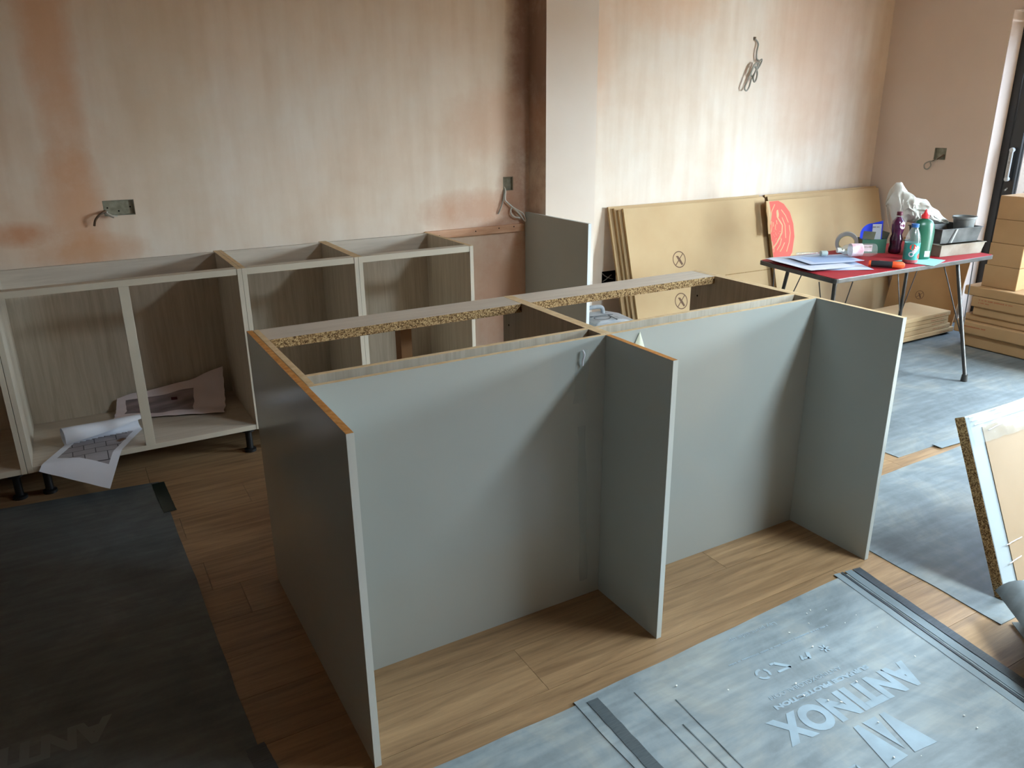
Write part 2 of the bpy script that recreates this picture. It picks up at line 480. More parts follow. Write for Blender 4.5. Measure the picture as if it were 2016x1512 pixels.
cl.box(X0-.2, RL[0], Y0-.2, YW+.2, c0, c1); cl.box(RL[1], XR+.3, Y0-.2, YW+.2, c0, c1)
cl.box(RL[0], RL[1], Y0-.2, RL[2], c0, c1); cl.box(RL[0], RL[1], RL[3], YW+.2, c0, c1)
struct(cl.build('ceiling', m_ceil))
# rooflight over the island end of the room
rf = struct(bpy.data.objects.new('window_1', None)); COL.objects.link(rf); rf.location = (RL[0], RL[2], CEIL+.11)
k = MB(); zz = CEIL+.11
k.box(RL[0]-.06, RL[1]+.06, RL[2]-.06, RL[2]+.03, zz, zz+.06); k.box(RL[0]-.06, RL[1]+.06, RL[3]-.03, RL[3]+.06, zz, zz+.06)
k.box(RL[0]-.06, RL[0]+.03, RL[2]+.03, RL[3]-.03, zz, zz+.06); k.box(RL[1]-.03, RL[1]+.06, RL[2]+.03, RL[3]-.03, zz, zz+.06)
k.build('window_frame', m_frame, rf)
bx('pane', (RL[0]+.03, RL[1]-.03, RL[2]+.03, RL[3]-.03, zz+.03, zz+.036), m_glass, rf)
# outside: patio, and an unseen wall added to block low sky
struct(bx('ground_outside', (XR+.3, 16, -9, 10, -.2, -.05), M('patio', (150, 146, 140), .85, .2, (132, 128, 122), 2)))
struct(bx('wall_added_outside', (11, 11.2, -9, 10, -.05, 2.0), M('added_wall', (128, 112, 98), .9, .1, (110, 96, 84), 3)))

# folding glazed door in the right wall
door = struct(bpy.data.objects.new('door_1', None)); COL.objects.link(door); door.location = (XR+.16, DO[1], 0)
fx0, fx1 = XR+.145, XR+.215; yt, yb = DO[1]-.005, DO[0]+.005; zt = DO[2]-.006
k = MB(); k.box(fx0, fx1, yt-.055, yt, 0, zt); k.box(fx0, fx1, yb, yb+.055, 0, zt); k.box(fx0, fx1, yb+.055, yt-.055, zt-.055, zt); k.box(fx0, fx1, yb+.055, yt-.055, 0, .03)
k.build('door_frame', m_frame, door, .003)
nleaf = 2; lw = (yt-yb-.11)/nleaf
for i in range(nleaf):
    a = yt-.055-i*lw-.004; b = a-lw+.008
    lf = MB(); lx0, lx1 = fx0+.008, fx1-.008
    lf.box(lx0, lx1, a-.075, a, .034, zt-.06); lf.box(lx0, lx1, b, b+.075, .034, zt-.06)
    lf.box(lx0, lx1, b+.075, a-.075, zt-.135, zt-.06); lf.box(lx0, lx1, b+.075, a-.075, .034, .12)
    leaf = lf.build('door_leaf', m_frame, door, .003)
    bx('pane', (fx0+.03, fx0+.042, b+.075, a-.075, .12, zt-.135), m_dimglass if i == 0 else m_glass, leaf)
    if i == 0:
        h = MB(); hy = a-.035; hz = 1.165
        h.T = frame((fx0-.018, hy, hz), (0, 0, 1), (0, -1, 0), (1, 0, 0))
        h.box(-.100, .100, -.012, .012, -.016, -.002)
        for e in (-.1, .1):
            h.T = frame((fx0-.018, hy, hz+e), (0, 0, 1), (0, -1, 0), (1, 0, 0)); h.lathe([(.013, -.018), (.016, -.014), (.016, .010)], 16)
        hd = h.build('handle', M('white_handle_wrap', (190, 196, 198), .4, .4), leaf, .003); hd['label'] = 'handle wrapped in white protective tape'
        lettering('handle_print', 'DUNCHOUSE  DUNC', frame((fx0-.0346, hy-.005, hz-.085), (0, 0, 1), (0, 1, 0), (-1, 0, 0)), m_ink, leaf, width=.17, size=.013)
        MB().tube([(fx0-.02, hy, .985), (fx0-.005, hy, .995), (fx0+.007, hy, 1.0)], .006).build('key', m_steel, leaf)


# sockets and cables in the walls
def back_box(name, hole, label, axis='y', pos=YW, mats=m_galv):
    u0, u1, z0, z1, d = hole; e = .001; t = .0025; mb = MB()

    def B(a, b, c0, c1, p0, p1):
        if axis == 'y':
            mb.box(a, b, pos+p0, pos+p1, c0, c1)
        else:
            mb.box(pos+p0, pos+p1, a, b, c0, c1)
    u0 += e; u1 -= e; z0 += e; z1 -= e
    B(u0, u1, z0, z1, d-t-.001, d-.001)
    B(u0, u0+t, z0, z1, .002, d-t-.001); B(u1-t, u1, z0, z1, .002, d-t-.001); B(u0+t, u1-t, z0, z0+t, .002, d-t-.001); B(u0+t, u1-t, z1-t, z1, .002, d-t-.001)
    base = ((u0+u1)/2, pos+d/2, z0) if axis == 'y' else (pos+d/2, (u0+u1)/2, z0)
    t_ = thing(name, base, label, 'socket box')
    mb.build('box', mats, t_)
    return t_


b1 = back_box('socket_box', SK['a'], 'wide empty double socket box in the plaster above the left base units')
for (sx, sz) in ((-.247, 1.135), (-.148, 1.135), (-.2, 1.118)):
    sc = MB(); sc.T = frame((sx, YW+.0145, sz), (1, 0, 0), (0, 0, 1), (0, -1, 0)); sc.lathe([(.004, 0), (.004, .0012)], 10); sc.build('screw_hole', m_dark, b1)
tb = thing('socket_cable', (-.262, YW, 1.1), 'short frayed brown and white cables poking from the double socket box', 'cable')
MB().tube([(-.258, YW+.012, 1.122), (-.262, YW-.012, 1.121), (-.288, YW-.03, 1.108), (-.308, YW-.03, 1.086), (-.316, YW-.02, 1.060)], .0055).build('sheath', m_cabled, tb)
MB().tube([(-.25, YW+.012, 1.116), (-.255, YW-.014, 1.115), (-.235, YW-.024, 1.103), (-.212, YW-.026, 1.098)], .003).build('core', m_cablew, tb)
MB().tube([(-.255, YW+.012, 1.112), (-.262, YW-.014, 1.112), (-.245, YW-.022, 1.101), (-.228, YW-.026, 1.092)], .003).build('core', m_cable, tb)
b2 = back_box('socket_box', SK['b'], 'single galvanised socket box beside the pier above the timber batten')
tb = thing('loose_cable', (1.915, YW, 1.0), 'white and grey flex looped below the socket box beside the pier', 'cable')
MB().tube([(1.918, YW+.012, 1.12), (1.914, YW-.012, 1.10), (1.91, YW-.014, 1.05), (1.925, YW-.02, 1.03), (1.975, YW-.03, .985), (2.01, YW-.035, .945), (2.035, YW-.035, .915), (2.042, YW-.035, .925), (2.025, YW-.03, .96), (1.985, YW-.03, .985), (1.955, YW-.02, 1.0), (1.945, YW-.02, .97), (1.965, YW-.025, .945), (2.005, YW-.03, .935)], .0045).build('sheath', m_cablew, tb)
MB().tube([(1.912, YW+.012, 1.115), (1.906, YW-.01, 1.09), (1.895, YW-.012, 1.04), (1.875, YW-.012, .99), (1.862, YW-.008, .965)], .004).build('sheath', m_cable, tb)
b3 = back_box('socket_box', SK['c'], 'dark low socket box half hidden behind the leaning cardboard packs', mats=m_dark)
tb = thing('socket_cable', (2.72, YW, .46), 'thin grey cores crossing inside the low dark socket box', 'cable')
MB().tube([(2.675, YW+.015, .512), (2.69, YW+.004, .495), (2.73, YW+.003, .475), (2.765, YW+.012, .465)], .003).build('core', m_cable, tb)
MB().tube([(2.68, YW+.015, .455), (2.70, YW+.004, .47), (2.72, YW+.002, .485), (2.75, YW+.012, .495)], .003).build('core', m_cable, tb)
bp_ = [(3.902, YW+.03, 2.014), (3.903, YW-.006, 2.008), (3.925, YW-.015, 1.98), (3.915, YW-.018, 1.93), (3.918, YW-.02, 1.885), (3.935, YW-.03, 1.872), (3.958, YW-.03, 1.880), (3.945, YW-.03, 1.845), (3.905, YW-.032, 1.80), (3.87, YW-.034, 1.755), (3.85, YW-.036, 1.70), (3.828, YW-.036, 1.678), (3.81, YW-.036, 1.695), (3.83, YW-.038, 1.745), (3.855, YW-.04, 1.80), (3.88, YW-.04, 1.845), (3.915, YW-.04, 1.855), (3.90, YW-.04, 1.81), (3.878, YW-.042, 1.765), (3.888, YW-.044, 1.735), (3.908, YW-.042, 1.755), (3.912, YW-.04, 1.80), (3.885, YW-.036, 1.835), (3.86, YW-.034, 1.79), (3.884, YW-.03, 1.77), (3.92, YW-.028, 1.825), (3.945, YW-.02, 1.865)]
tag(MB().tube(bp_, .0058).build('cable_coil', m_cable), 'knotted grey cable coil hanging high on the plaster from a small hole', 'cable')
b4 = back_box('socket_box', SR, 'single socket box in the side wall left of the black door', 'x', XR)
tb = thing('socket_cable', (XR, 2.2, 1.12), 'looped grey cable end hanging from the side wall socket box', 'cable')
MB().tube([(XR+.012, 2.16, 1.215), (XR-.01, 2.165, 1.20), (XR-.02, 2.19, 1.175), (XR-.025, 2.225, 1.17), (XR-.03, 2.255, 1.15), (XR-.03, 2.25, 1.12), (XR-.03, 2.225, 1.115), (XR-.028, 2.205, 1.14), (XR-.025, 2.215, 1.165)], .005).build('sheath', m_cable, tb)
MB().tube([(XR+.012, 2.14, 1.22), (XR-.008, 2.15, 1.205), (XR-.016, 2.185, 1.182), (XR-.02, 2.205, 1.172)], .006).build('sheath', m_cabled, tb)

# ---------------------------------------------------------------- island
H, D, L, LM = .90, .974, 1.864, .928
TH = .018


def end_panel(x, y0, y1, z1, label, topmat=m_mdf, th=TH, eband=m_greye):
    t = thing('end_panel', (x+th/2, (y0+y1)/2, 0), label, 'panel')
    MB().box(x, x+th, y0+.0015, y1, 0, z1, {'d': 0, 'z+': 1}).build('board', [m_grey, topmat], t, .0006)
    bx('edge_band', (x, x+th, y0, y0+.0014, 0, z1), eband, t)
    return t


end_panel(0, 0, D, H, 'grey end panel closing the left end of the island, orange raw top edge')
end_panel(LM, .035, .3415, H, 'short grey fin panel dividing the island back into two knee spaces')
end_panel(L, 0, D, H, 'grey end panel closing the right end of the island, nearest the table', m_edgew)
bpL = thing('back_panel', (.48, .35, 0), 'grey back panel of the left island knee space, clear tape near its corner', 'panel')
MB().box(TH+.0005, .9365, .342, .358, 0, H, {'d': 0, 'z+': 1}).build('board', [m_grey, m_edgew], bpL, .0005)
bpR = thing('back_panel', (1.4, .35, 0), 'grey back panel of the right island knee space', 'panel')
MB().box(.9375, L-.0005, .342, .358, 0, H, {'d': 0, 'z+': 1}).build('board', [m_grey, m_edgew], bpR, .0005)


def leg(x, y, z, parent):
    mb = MB(); mb.T = Matrix.Translation((x, y, 0)); mb.lathe([(.028, 0), (.028, .012), (.016, .016), (.016, z-.03), (.03, z-.026), (.03, z-.001)], 14)
    return mb.build('leg', m_black, parent)


def island_unit(x0, x1, label, stile=None):
    y0, y1, z0 = .3585, D-.002, .13
    t = thing('island_base_unit', ((x0+x1)/2, (y0+y1)/2, 0), label, 'cabinet', 'island carcasses')
    for x in (x0, x1-TH):
        s = MB().box(x, x+TH, y0, y1, z0, H, {'d': 0, 'z+': 1}).build('side', [m_carc, m_edgew], t, .0005)
        sg = 1 if x == x0 else -1
        hx = x+TH if x == x0 else x
        for (hy, hz) in ((.93, .80), (.93, .73), (.50, .845), (.90, .66)):
            hb = MB(); hb.T = frame((hx+sg*.0004, hy, hz), (0, 1, 0), (0, 0, 1), (1, 0, 0)); hb.lathe([(.004, -.0003), (.004, .0003)], 8)
            hb.build('peg_hole', m_dark, s)
    MB().box(x0+TH, x1-TH, .425, .443, z0, H, {'d': 0, 'z+': 1}).build('back', [m_carc, m_edgew], t, .0005)
    bx('bottom', (x0+TH, x1-TH, .443, y1, z0, z0+TH), m_carch, t)
    MB().box(x0+TH, x1-TH, .835, y1, H-.031, H-.0005, {'d': 0, 'y-': 1}).build('top_rail', [m_carch, m_chip], t, .0008)
    if stile:
        bx('stile', (stile-.02, stile+.02, y1-.05, y1, z0+TH, H-.031), M('stile_wood', (150, 112, 78), .6, .2), t)
    for (lx, ly) in ((x0+.06, .5), (x1-.06, .5), (x0+.06, .9), (x1-.06, .9)):
        leg(lx, ly, z0, t)
    return t


island_unit(TH+.001, .941, 'open island carcass behind the left knee space, with a centre stile', .513)
island_unit(.941, L-.001, 'open island carcass behind the right knee space')

# scraps of clear tape and a paper cone on the island back
tp = MB()


def tape_strip(x, z0, z1, w, a, seed):
    def fn(u, v):
        z = z0+(z1-z0)*v; xx = x+a*v+(u-.5)*w*(1+.4*noise.noise((seed, v*5, 0)))
        return (xx, .3405-.004*max(0, noise.noise((u*3+seed, v*9, 2)))-.0005, z)
    return MB().grid(fn, 4, 16)


tape_strip(.835, .70, .865, .045, .01, 3.3).build('tape_scrap', m_film, bpL)
tape_strip(.865, .06, .62, .03, -.02, 7.1).build('tape_scrap', m_film, bpL)
MB().tube([(.838, .335, .868), (.842, .33, .855), (.838, .332, .835), (.84, .335, .82)], .0035).build('tape_curl', m_white, bpL)
pc = MB().grid(lambda u, v: (1.052+(u-.5)*.105*(1-v)+.006*v, .3405-.012*math.sin(math.pi*u)*(1-v)-.001, (.775+.118*v)), 8, 6, thick=.0006)
tag(pc.build('paper_cone', M('cream_paper', (206, 208, 190), .7, .2)), 'small pale paper cone stuck on the right knee space panel', 'paper scrap')

# ---------------------------------------------------------------- base units along the back wall
YF, YB = 2.09, 2.676


def wall_unit(x0, x1, label, stile=None, rail=.03):
    z0 = .13; t = thing('base_unit', ((x0+x1)/2, 2.38, 0), label, 'cabinet', 'base units along the wall')
    for x in (x0, x1-TH-.002):
        s = MB().box(x, x+TH+.002, YF, YB, z0, H, {'d': 0, 'z+': 1, 'y-': 2}).build('side', [m_carc, m_edgew, m_edge], t, .0006)
    a, b = x0+TH+.002, x1-TH-.002
    bx('back', (a, b, YB-.03, YB-.022, z0, H-.004), m_carc, t)
    MB().box(a, b, YF+.002, YB-.03, z0, z0+.024, {'d': 0, 'y-': 1}).build('bottom', [m_carch, m_edge], t, .0006)
    MB().box(a, b, YF+.002, YF+.055, H-rail, H-.0005, {'d': 0, 'y-': 1, 'z+': 1}).build('front_rail', [m_carch, m_edge], t, .0008)
    bx('back_rail', (a, b, YB-.048, YB-.03, H-.1, H-.001), m_carch, t)
    if stile:
        MB().box(stile-.02, stile+.02, YF+.001, YF+.02, z0+.024, H-rail, {'d': 0}).build('stile', m_edge, t, .001)
    for (lx, ly) in ((x0+.06, YF+.07), (x1-.05, YF+.07), (x0+.06, YB-.06), (x1-.06, YB-.06)):
        leg(lx, ly, z0, t)
    return t


wall_unit(-1.66, -.752, 'leftmost base unit along the wall, mostly cut off by the picture edge')
wall_unit(-.75, .212, 'wide base unit with a centre stile, drawings lying inside it', -.270, .028)
wall_unit(.213, .754, 'narrow middle base unit along the wall')
wall_unit(.755, 1.372, 'rightmost base unit along the wall, before the appliance gap')
bt = thing('timber_batten', (1.7, 2.71, .855), 'plaster-stained timber batten screwed to the wall beside the base units', 'batten')
bx('strip', (1.377, 2.04, 2.698, YW-.0005, .852, .897), M('batten_wood', (214, 176, 148), .75, .2, (196, 150, 120), 6, (1, 6, 6), .1, 30), bt, 0, .0015)
for sx, sz in ((1.46, .868), (1.70, .876), (1.86, .882), (1.965, .884)):
    mb = MB(); mb.T = frame((sx, 2.6985, sz), (1, 0, 0), (0, 0, 1), (0, -1, 0)); mb.lathe([(.004, 0), (.004, .0012)], 10); mb.build('screw_head', m_dark, bt)
end_panel(2.045, 2.02, 2.697, .968, 'dark-looking grey appliance panel standing against the pier', m_greye, .019, M('pale_edge_band', (212, 220, 224), .4, .35))

# ---------------------------------------------------------------- drawings in the wide base unit
m_plan, pn, pl_, pb = newmat('plan_print', .6, .25)
tcx = nd(pn, 'ShaderNodeTexCoord'); br = nd(pn, 'ShaderNodeTexBrick'); br.inputs['Scale'].default_value = 9; br.inputs['Mortar Size'].default_value = .018
br.inputs['Color1'].default_value = lin((150, 146, 150)); br.inputs['Color2'].default_value = lin((136, 130, 134)); br.inputs['Mortar'].default_value = lin((70, 66, 70))
br.inputs['Brick Width'].default_value = .8; br.inputs['Row Height'].default_value = .5
pl_.new(tcx.outputs['Object'], br.inputs['Vector']); pl_.new(br.outputs[0], pb.inputs['Base Color'])
m_photo = M('photo_print', (104, 92, 92), .5, .3, (146, 132, 134), 5, (1, 5, 5))


def paper1(u, v):
    # u along the front edge (left to right), v from the front edge backwards, curling over at the back
    a = Vector((-.708, 2.06, .158)); b = Vector((-.462, 1.935, .070)); c = Vector((-.285, 2.30, .156))
    v0 = .36+.26*u
    p = a+(b-a)*u+(c-b)*min(v, v0)/.62
    p.z = .1605-.62*max(0, 2.088-p.y)**1.0*(1 if p.y < 2.088 else 0)-(.10*max(0, 2.06-p.y))
    if v > v0:
        w = (v-v0)/(1-v0); d = Vector((-.25, .97, 0)); r = .044-.010*w
        th = w*(3.9+1.6*(1-u))
        p += d*math.sin(th)*r; p.z += (1-math.cos(th))*r
    p.z += .004*noise.noise((u*3, v*3, 1))
    return p


dr = thing('drawing_sheet', (-.5, 2.2, .155), 'plan drawing curling up and drooping over the front of the wide unit', 'drawing')
MB().grid(paper1, 26, 48, matfn=lambda u, v: 1 if (.12 < u < .9 and .14 < v < .36+.26*u) else 0, thick=.0006).build('sheet', [m_white, m_plan], dr)
mb = MB(); q = paper1(.84, .42); mb.T = frame((q.x, q.y, q.z+.0015), (.8, .6, 0), (-.6, .8, 0), (0, 0, 1)); mb.box(-.018, .018, -.012, .012, 0, .0006); mb.build('dark_note', m_ink, dr)
q = paper1(.93, .02)
scribble('corner_note', frame((q.x-.012, q.y+.02, q.z+.006), (.45, .85, .3), (-.85, .45, -.1), (0, 0, 1)), .03, .007, m_ink, dr, 3)


def paper2(u, v):
    a = Vector((-.39, 2.50, .163)); b = Vector((.09, 2.315, .165)); c = Vector((.150, 2.60, .29)); d = Vector((-.36, 2.625, .225))
    p = a*(1-u)*(1-v)+b*u*(1-v)+c*u*v+d*(1-u)*v
    p.z += .010*noise.noise((u*4+5, v*4, 3))+.03*max(0, u-.75)*v*3-.03*math.sin(math.pi*v)*(.4+u)
    p.x += .012*noise.noise((v*6, u*6, 8)); p.y += .01*noise.noise((u*7, 3, v*5))
    p.z = max(p.z, .160); p.y = min(p.y, 2.62)
    return p


dr2 = thing('drawing_sheet', (-.1, 2.45, .155), 'crumpled sheet with a room picture, propped at the back of the wide unit', 'drawing')
MB().grid(paper2, 34, 22, matfn=lambda u, v: 1 if (.1 < u < .70 and .26 < v < .84) else 0, thick=.0006).build('sheet', [M('pinkish_paper', (214, 202, 206), .7, .2), m_photo], dr2)
q = paper2(.52, .66); mb = MB(); mb.T = frame((q.x, q.y-.004, q.z+.003), (1, -.2, 0), (0, .6, .8), (0, -.8, .6)); mb.box(-.014, .014, -.007, .007, 0, .001); mb.build('dark_mark', M('maroon_mark', (74, 30, 34), .6, .2), dr2)


# ---------------------------------------------------------------- floor protection
def sheet(name, pts, label, mat, z=.003, amp=.0004, n=(24, 24), thick=.0025, seed=0.0, group='floor protection sheets'):
    """quad sheet: pts near-left, near-right, far-right, far-left"""
    P = [Vector((x, y, 0)) for x, y in pts]

    def fn(u, v):
        p = P[0]*(1-u)*(1-v)+P[1]*u*(1-v)+P[2]*u*v+P[3]*(1-u)*v
        e = min(u, 1-u, v, 1-v)
        k = .006*noise.noise((p.x*6+seed, p.y*6, 5)) if e < .001 else 0
        p.x += k; p.y += k*.7; p.z = z+amp*(1+noise.noise((p.x*4+seed, p.y*4, 1)))
        return p
    t = thing(name, (sum(x for x, _ in pts)/4, sum(y for _, y in pts)/4, 0), label, 'floor covering', group)
    MB().grid(fn, n[0], n[1], thick=thick).build('sheet', mat, t)
    return t


def strip(name, a, b, w, z, mat, parent, n=30, amp=.001, seed=0.0):
    a = Vector((a[0], a[1], 0)); b = Vector((b[0], b[1], 0)); d = (b-a).normalized(); s = Vector((-d.y, d.x, 0))

    def fn(u, v):
        p = a+(b-a)*u+s*(v-.5)*w*(1+.15*noise.noise((u*20+seed, v*2, 0))); p.z = z+amp*noise.noise((u*9+seed, v*2, 4)); return p
    return MB().grid(fn, n, 3, thick=.0008).build(name, mat, parent)


fs1 = sheet('floor_protection_sheet', [(.56, -1.75), (1.52, -1.75), (1.795, -.028), (.552, -.066)], 'dusty printed floor protection sheet in front of the island', m_sheet1, .004)
zz = .0052
e1 = Vector((1.795, -.028)); e2 = Vector((1.60, -1.28)); dd = (e2-e1).normalized(); nn = Vector((dd.y, -dd.x))
for off, w, mt, hh in ((.014, .034, m_tape, .0030), (.050, .030, M('grey_tape', (104, 116, 122), .4, .4), .0018), (.078, .010, m_tape, .0022), (.10, .026, M('grey_tape_edge', (118, 130, 136), .4, .4), .0012)):
    o_ = nn*off if nn.x < 0 else -nn*off
    strip('tape_strip', (e1+o_), (e2+o_), w, zz+hh*.6, mt, fs1, seed=off*90)
strip('tape_strip', (.600, -.085), (.592, -.75), .036, zz+.0006, m_tape2, fs1, seed=9)
for k_, (xa, xb) in enumerate(((.72, .70), (.80, .77), (.755, .742))):
    strip('crease', (xa, -.12-.08*k_), (xb, -.75), .003, zz+.0004, M('crease_line_%d' % k_, (104, 114, 118), .5, .3), fs1, seed=k_*3)  # thin strips a tone darker than the sheet


def sheet_print(name, body, x_start, y_base, width, size, bold=0.0, dirv=(-1, .045), mat=m_print, parent=fs1, z=zz):
    d = Vector((dirv[0], dirv[1], 0)).normalized(); u_ = Vector((-d.y, d.x, 0))
    return lettering(name, body, frame((x_start, y_base, z), d, u_, (0, 0, 1)), mat, parent, width=width, size=size, bold=bold)


sheet_print('print_title', 'ANTINOX', 1.478, -.418, .535, .118, .006)
sheet_print('print_line', 'SURFACE PROTECTION', 1.372, -.372, .362, .020, .0012)
sheet_print('print_line', 'ANTINOXGLOBAL.COM', 1.30, -.335, .275, .020)
scribble('print_line', frame((1.43, -.188, zz), (-1, .045, 0), (-.045, -1, 0), (0, 0, 1)), .40, .007, m_print, fs1, 5)
sheet_print('print_line', 'Lay print side up', 1.30, -.093, .19, .022)
ic = MB(); ic.T = frame((1.33, -.262, zz), (-1, .045, 0), (-.045, -1, 0), (0, 0, 1))


def bar(mb, x0, y0, x1, y1, w, z0=0, z1=.0003):
    d = Vector((x1-x0, y1-y0)); L_ = d.length; d /= L_; s = Vector((-d.y, d.x))*w/2
    P = [Vector((x0, y0))-s, Vector((x1, y1))-s, Vector((x1, y1))+s, Vector((x0, y0))+s]
    mb.prism([(p.x, p.y) for p in P], z0, z1)


def ringpoly(mb, cx, cy, rx, ry, w, n=24, a0=0.0, a1=2*math.pi, z=.0):
    vs = []; fs = []
    full = abs(a1-a0-2*math.pi) < 1e-6; m_ = n if full else n+1
    for k in range(m_):
        a = a0+(a1-a0)*k/n
        vs += [(cx+(rx-w)*math.cos(a), cy+(ry-w)*math.sin(a), z), (cx+rx*math.cos(a), cy+ry*math.sin(a), z)]
    for k in range(n):
        i, j = 2*k, 2*((k+1) % m_); fs.append((i, i+1, j+1, j))
    mb.add(vs, fs)


IT = ic.T
for k_ in range(6):
    a = math.pi*k_/3; bar(ic, 0, 0, .016*math.cos(a), .016*math.sin(a), .005)
ic.build('print_icon', m_print, fs1)
ic = MB(); ic.T = IT; bar(ic, .06, -.012, .075, .012, .012); bar(ic, .073, .008, .090, .004, .006); bar(ic, .088, -.01, .098, .008, .008); ic.build('print_icon', m_print, fs1)
ic = MB(); ic.T = IT; bar(ic, .15, .012, .20, .012, .008); bar(ic, .15, .012, .185, -.022, .012); bar(ic, .185, -.022, .20, -.022, .008); ic.build('print_icon', m_print, fs1)
for k_ in range(3):
    ic = MB(); ic.T = IT; a = math.pi*2*k_/3+.3; ringpoly(ic, .245, -.002, .024, .022, .008, 8, a, a+1.6, .0003); ic.build('print_arrow', m_print, fs1)
lg = MB(); lg.T = frame((1.250, -.520, zz), (-1, .045, 0), (-.045, -1, 0), (0, 0, 1))
lg.prism([(0, 0), (.018, 0), (.05, .13), (-.03, .135)], 0, .0003); lg.prism([(.035, 0), (.085, 0), (.062, .11)], 0, .0003); lg.prism([(.10, .0), (.118, 0), (.15, .135), (.075, .13)], 0, .0003)
lg.build('print_emblem', m_print, fs1)
lgb = MB(); lgb.T = frame((1.03, -.60, zz), (-1, .045, 0), (-.045, -1, 0), (0, 0, 1)); bar(lgb, 0, 0, .11, .0, .006); bar(lgb, 0, 0, -.01, .12, .006); bar(lgb, .11, 0, .12, .12, .006)
lgb.build('print_box', m_print, fs1)
fs2 = sheet('floor_protection_sheet', [(-.05, -1.75), (.61, -1.75), (.605, -.076), (.10, -.074)], 'plain grey floor protection sheet butting the left side of the printed sheet', m_sheet1, .002, seed=4)
fs3 = sheet('floor_protection_sheet', [(-2.9, -1.9), (-.20, -1.9), (-.268, 2.015), (-2.9, 2.30)], 'shade-darkened floor protection sheet left of the island, below the base units', m_mat, .003, n=(30, 30), seed=8)
strip('tape_patch', (-.275, 2.0), (-.262, 1.69), .05, .0046, M('green_black_tape', (20, 34, 30), .3, .5), fs3, 12)
strip('tape_patch', (-.245, .22), (-.225, .06), .05, .0046, m_tape, fs3, 12)
mat_d = (.75, -.66)
sheet_print('print_title', 'ANTINOX', -.555, .53, .535, .118, .006, (-1, .02), m_printd, fs3, .0044)
fs4 = sheet('floor_protection_sheet', [(1.905, -.462), (3.7, -.50), (3.7, .43), (1.953, .40)], 'pale grey floor protection sheet between the island and the wrapped panel', m_sheet, .003, seed=11, thick=.004)
d4 = Vector((-.62, -.78, 0)); s4 = Vector((.78, -.62, 0))


def curl(u, v):
    th = math.pi*1.35*v; r = .075
    return Vector((1.93, -.468, .006))+d4*u*.7+s4*(r*math.sin(th)+.012)+Vector((0, 0, r*(1-math.cos(th))))


MB().grid(curl, 10, 20, thick=.003).build('rolled_end', m_sheet, fs4)
fs5 = sheet('floor_protection_sheet', [(2.757, .490), (5.33, .47), (5.33, 2.30), (2.80, 2.30)], 'dusty floor protection sheet under the red table', m_sheet, .003, seed=15)
strip('tape_strip', (3.02, .47), (3.30, .455), .05, .009, M('worn_tape', (112, 122, 126), .4, .4), fs4, 10)
# crumbs of plaster on the printed sheet
cr = MB()
for k_ in range(26):
    px_, py_ = random.uniform(.7, 1.6), random.uniform(-.75, -.1); r = random.uniform(.0012, .003)
    cr.T = Matrix.Translation((px_, py_, zz+.002)) @ Matrix.Rotation(random.uniform(0, 3), 4, 'Z'); cr.box(-r, r, -r*.6, r*.6, 0, r*.8)
crumb = cr.build('plaster_crumbs', M('plaster_crumb', (226, 226, 220), .8, .2)); crumb['kind'] = 'stuff'
tag(crumb, 'white plaster crumbs scattered over the printed floor sheet', 'crumbs')

# ---------------------------------------------------------------- cardboard packs leaning on the back wall
BD = Vector((0, .27, .95)).normalized(); BN = Vector((0, -.95, .27)).normalized()


def board_frame(y0=2.34, x=0.0):
    return frame((x, y0, .004), (1, 0, 0), BD, BN)     # local x along the wall, y up the slope, z towards the room


def pack(x0, x1, t1, y0, label, th=.022, t0=0.0, name='flat_pack', mats=None, group='cardboard packs on the back wall'):
    t = thing(name, ((x0+x1)/2, y0, 0), label, 'flat pack', group)
    mb = MB(); mb.T = board_frame(y0); mb.box(x0, x1, t0, t1, -th, 0, {'d': 0, 'x-': 1, 'x+': 1, 'y+': 0})
    mb.build('sleeve', mats or [m_card, m_carde], t, .002)
    return t


def no_knife(T, r, parent):
    mb = MB(); mb.T = T
    ringpoly(mb, 0, 0, r, r, r*.12, 28)
    bar(mb, -r*.66, -r*.66, r*.66, r*.66, r*.11, 0, .0003)
    mb.T = T @ Matrix.Rotation(math.radians(-58), 4, 'Z')
    mb.prism([(-.62*r, -.14*r), (.05*r, -.17*r), (.75*r, -.15*r), (.78*r, .12*r), (.05*r, .17*r), (-.45*r, .13*r)], 0.0003, .0006)
    return mb.build('no_knife_symbol', m_ink, parent)


pk1 = pack(2.735, 4.015, .985, 2.34, 'front left cardboard pack with two no-knife symbols, leaning on the wall')
no_knife(board_frame(2.34) @ Matrix.Translation((3.15, .614, .0006)), .057, pk1)
no_knife(board_frame(2.34) @ Matrix.Translation((3.122, .333, .0006)), .056, pk1)
sm = MB(); sm.T = board_frame(2.34); bar(sm, 3.55, .465, 4.012, .462, .006, .0002, .0008); sm.build('seam', m_carde, pk1)
pack(2.715, 4.05, .975, 2.366, 'second cardboard pack from the room, behind the front left one')
pack(2.70, 4.06, .985, 2.392, 'third cardboard pack from the room in the leaning row')
pack(2.672, 4.05, .993, 2.416, 'rearmost cardboard pack of the left row, against the plaster', .016)
pk5 = pack(4.065, 5.325, .985, 2.352, 'long plain cardboard pack leaning in the right corner of the wall')
pack(4.07, 5.335, .996, 2.38, 'cardboard pack behind the long plain one in the corner')
pk6 = pack(3.985, 4.665, .962, 2.288, 'torn cardboard pack with a big red striped print, in front of the others')
T6 = board_frame(2.288)
tr = MB(); tr.T = T6
tr.grid(lambda u, v: (3.985-.05*(1-v*.35)*(1-u)*(1+.2*noise.noise((v*5, 0, 2))), .725+.235*v, .004+.022*(1-u)+.006*noise.noise((u*3, v*6, 1))), 6, 10, thick=.002)
tr.build('torn_flap', m_cardd, pk6)
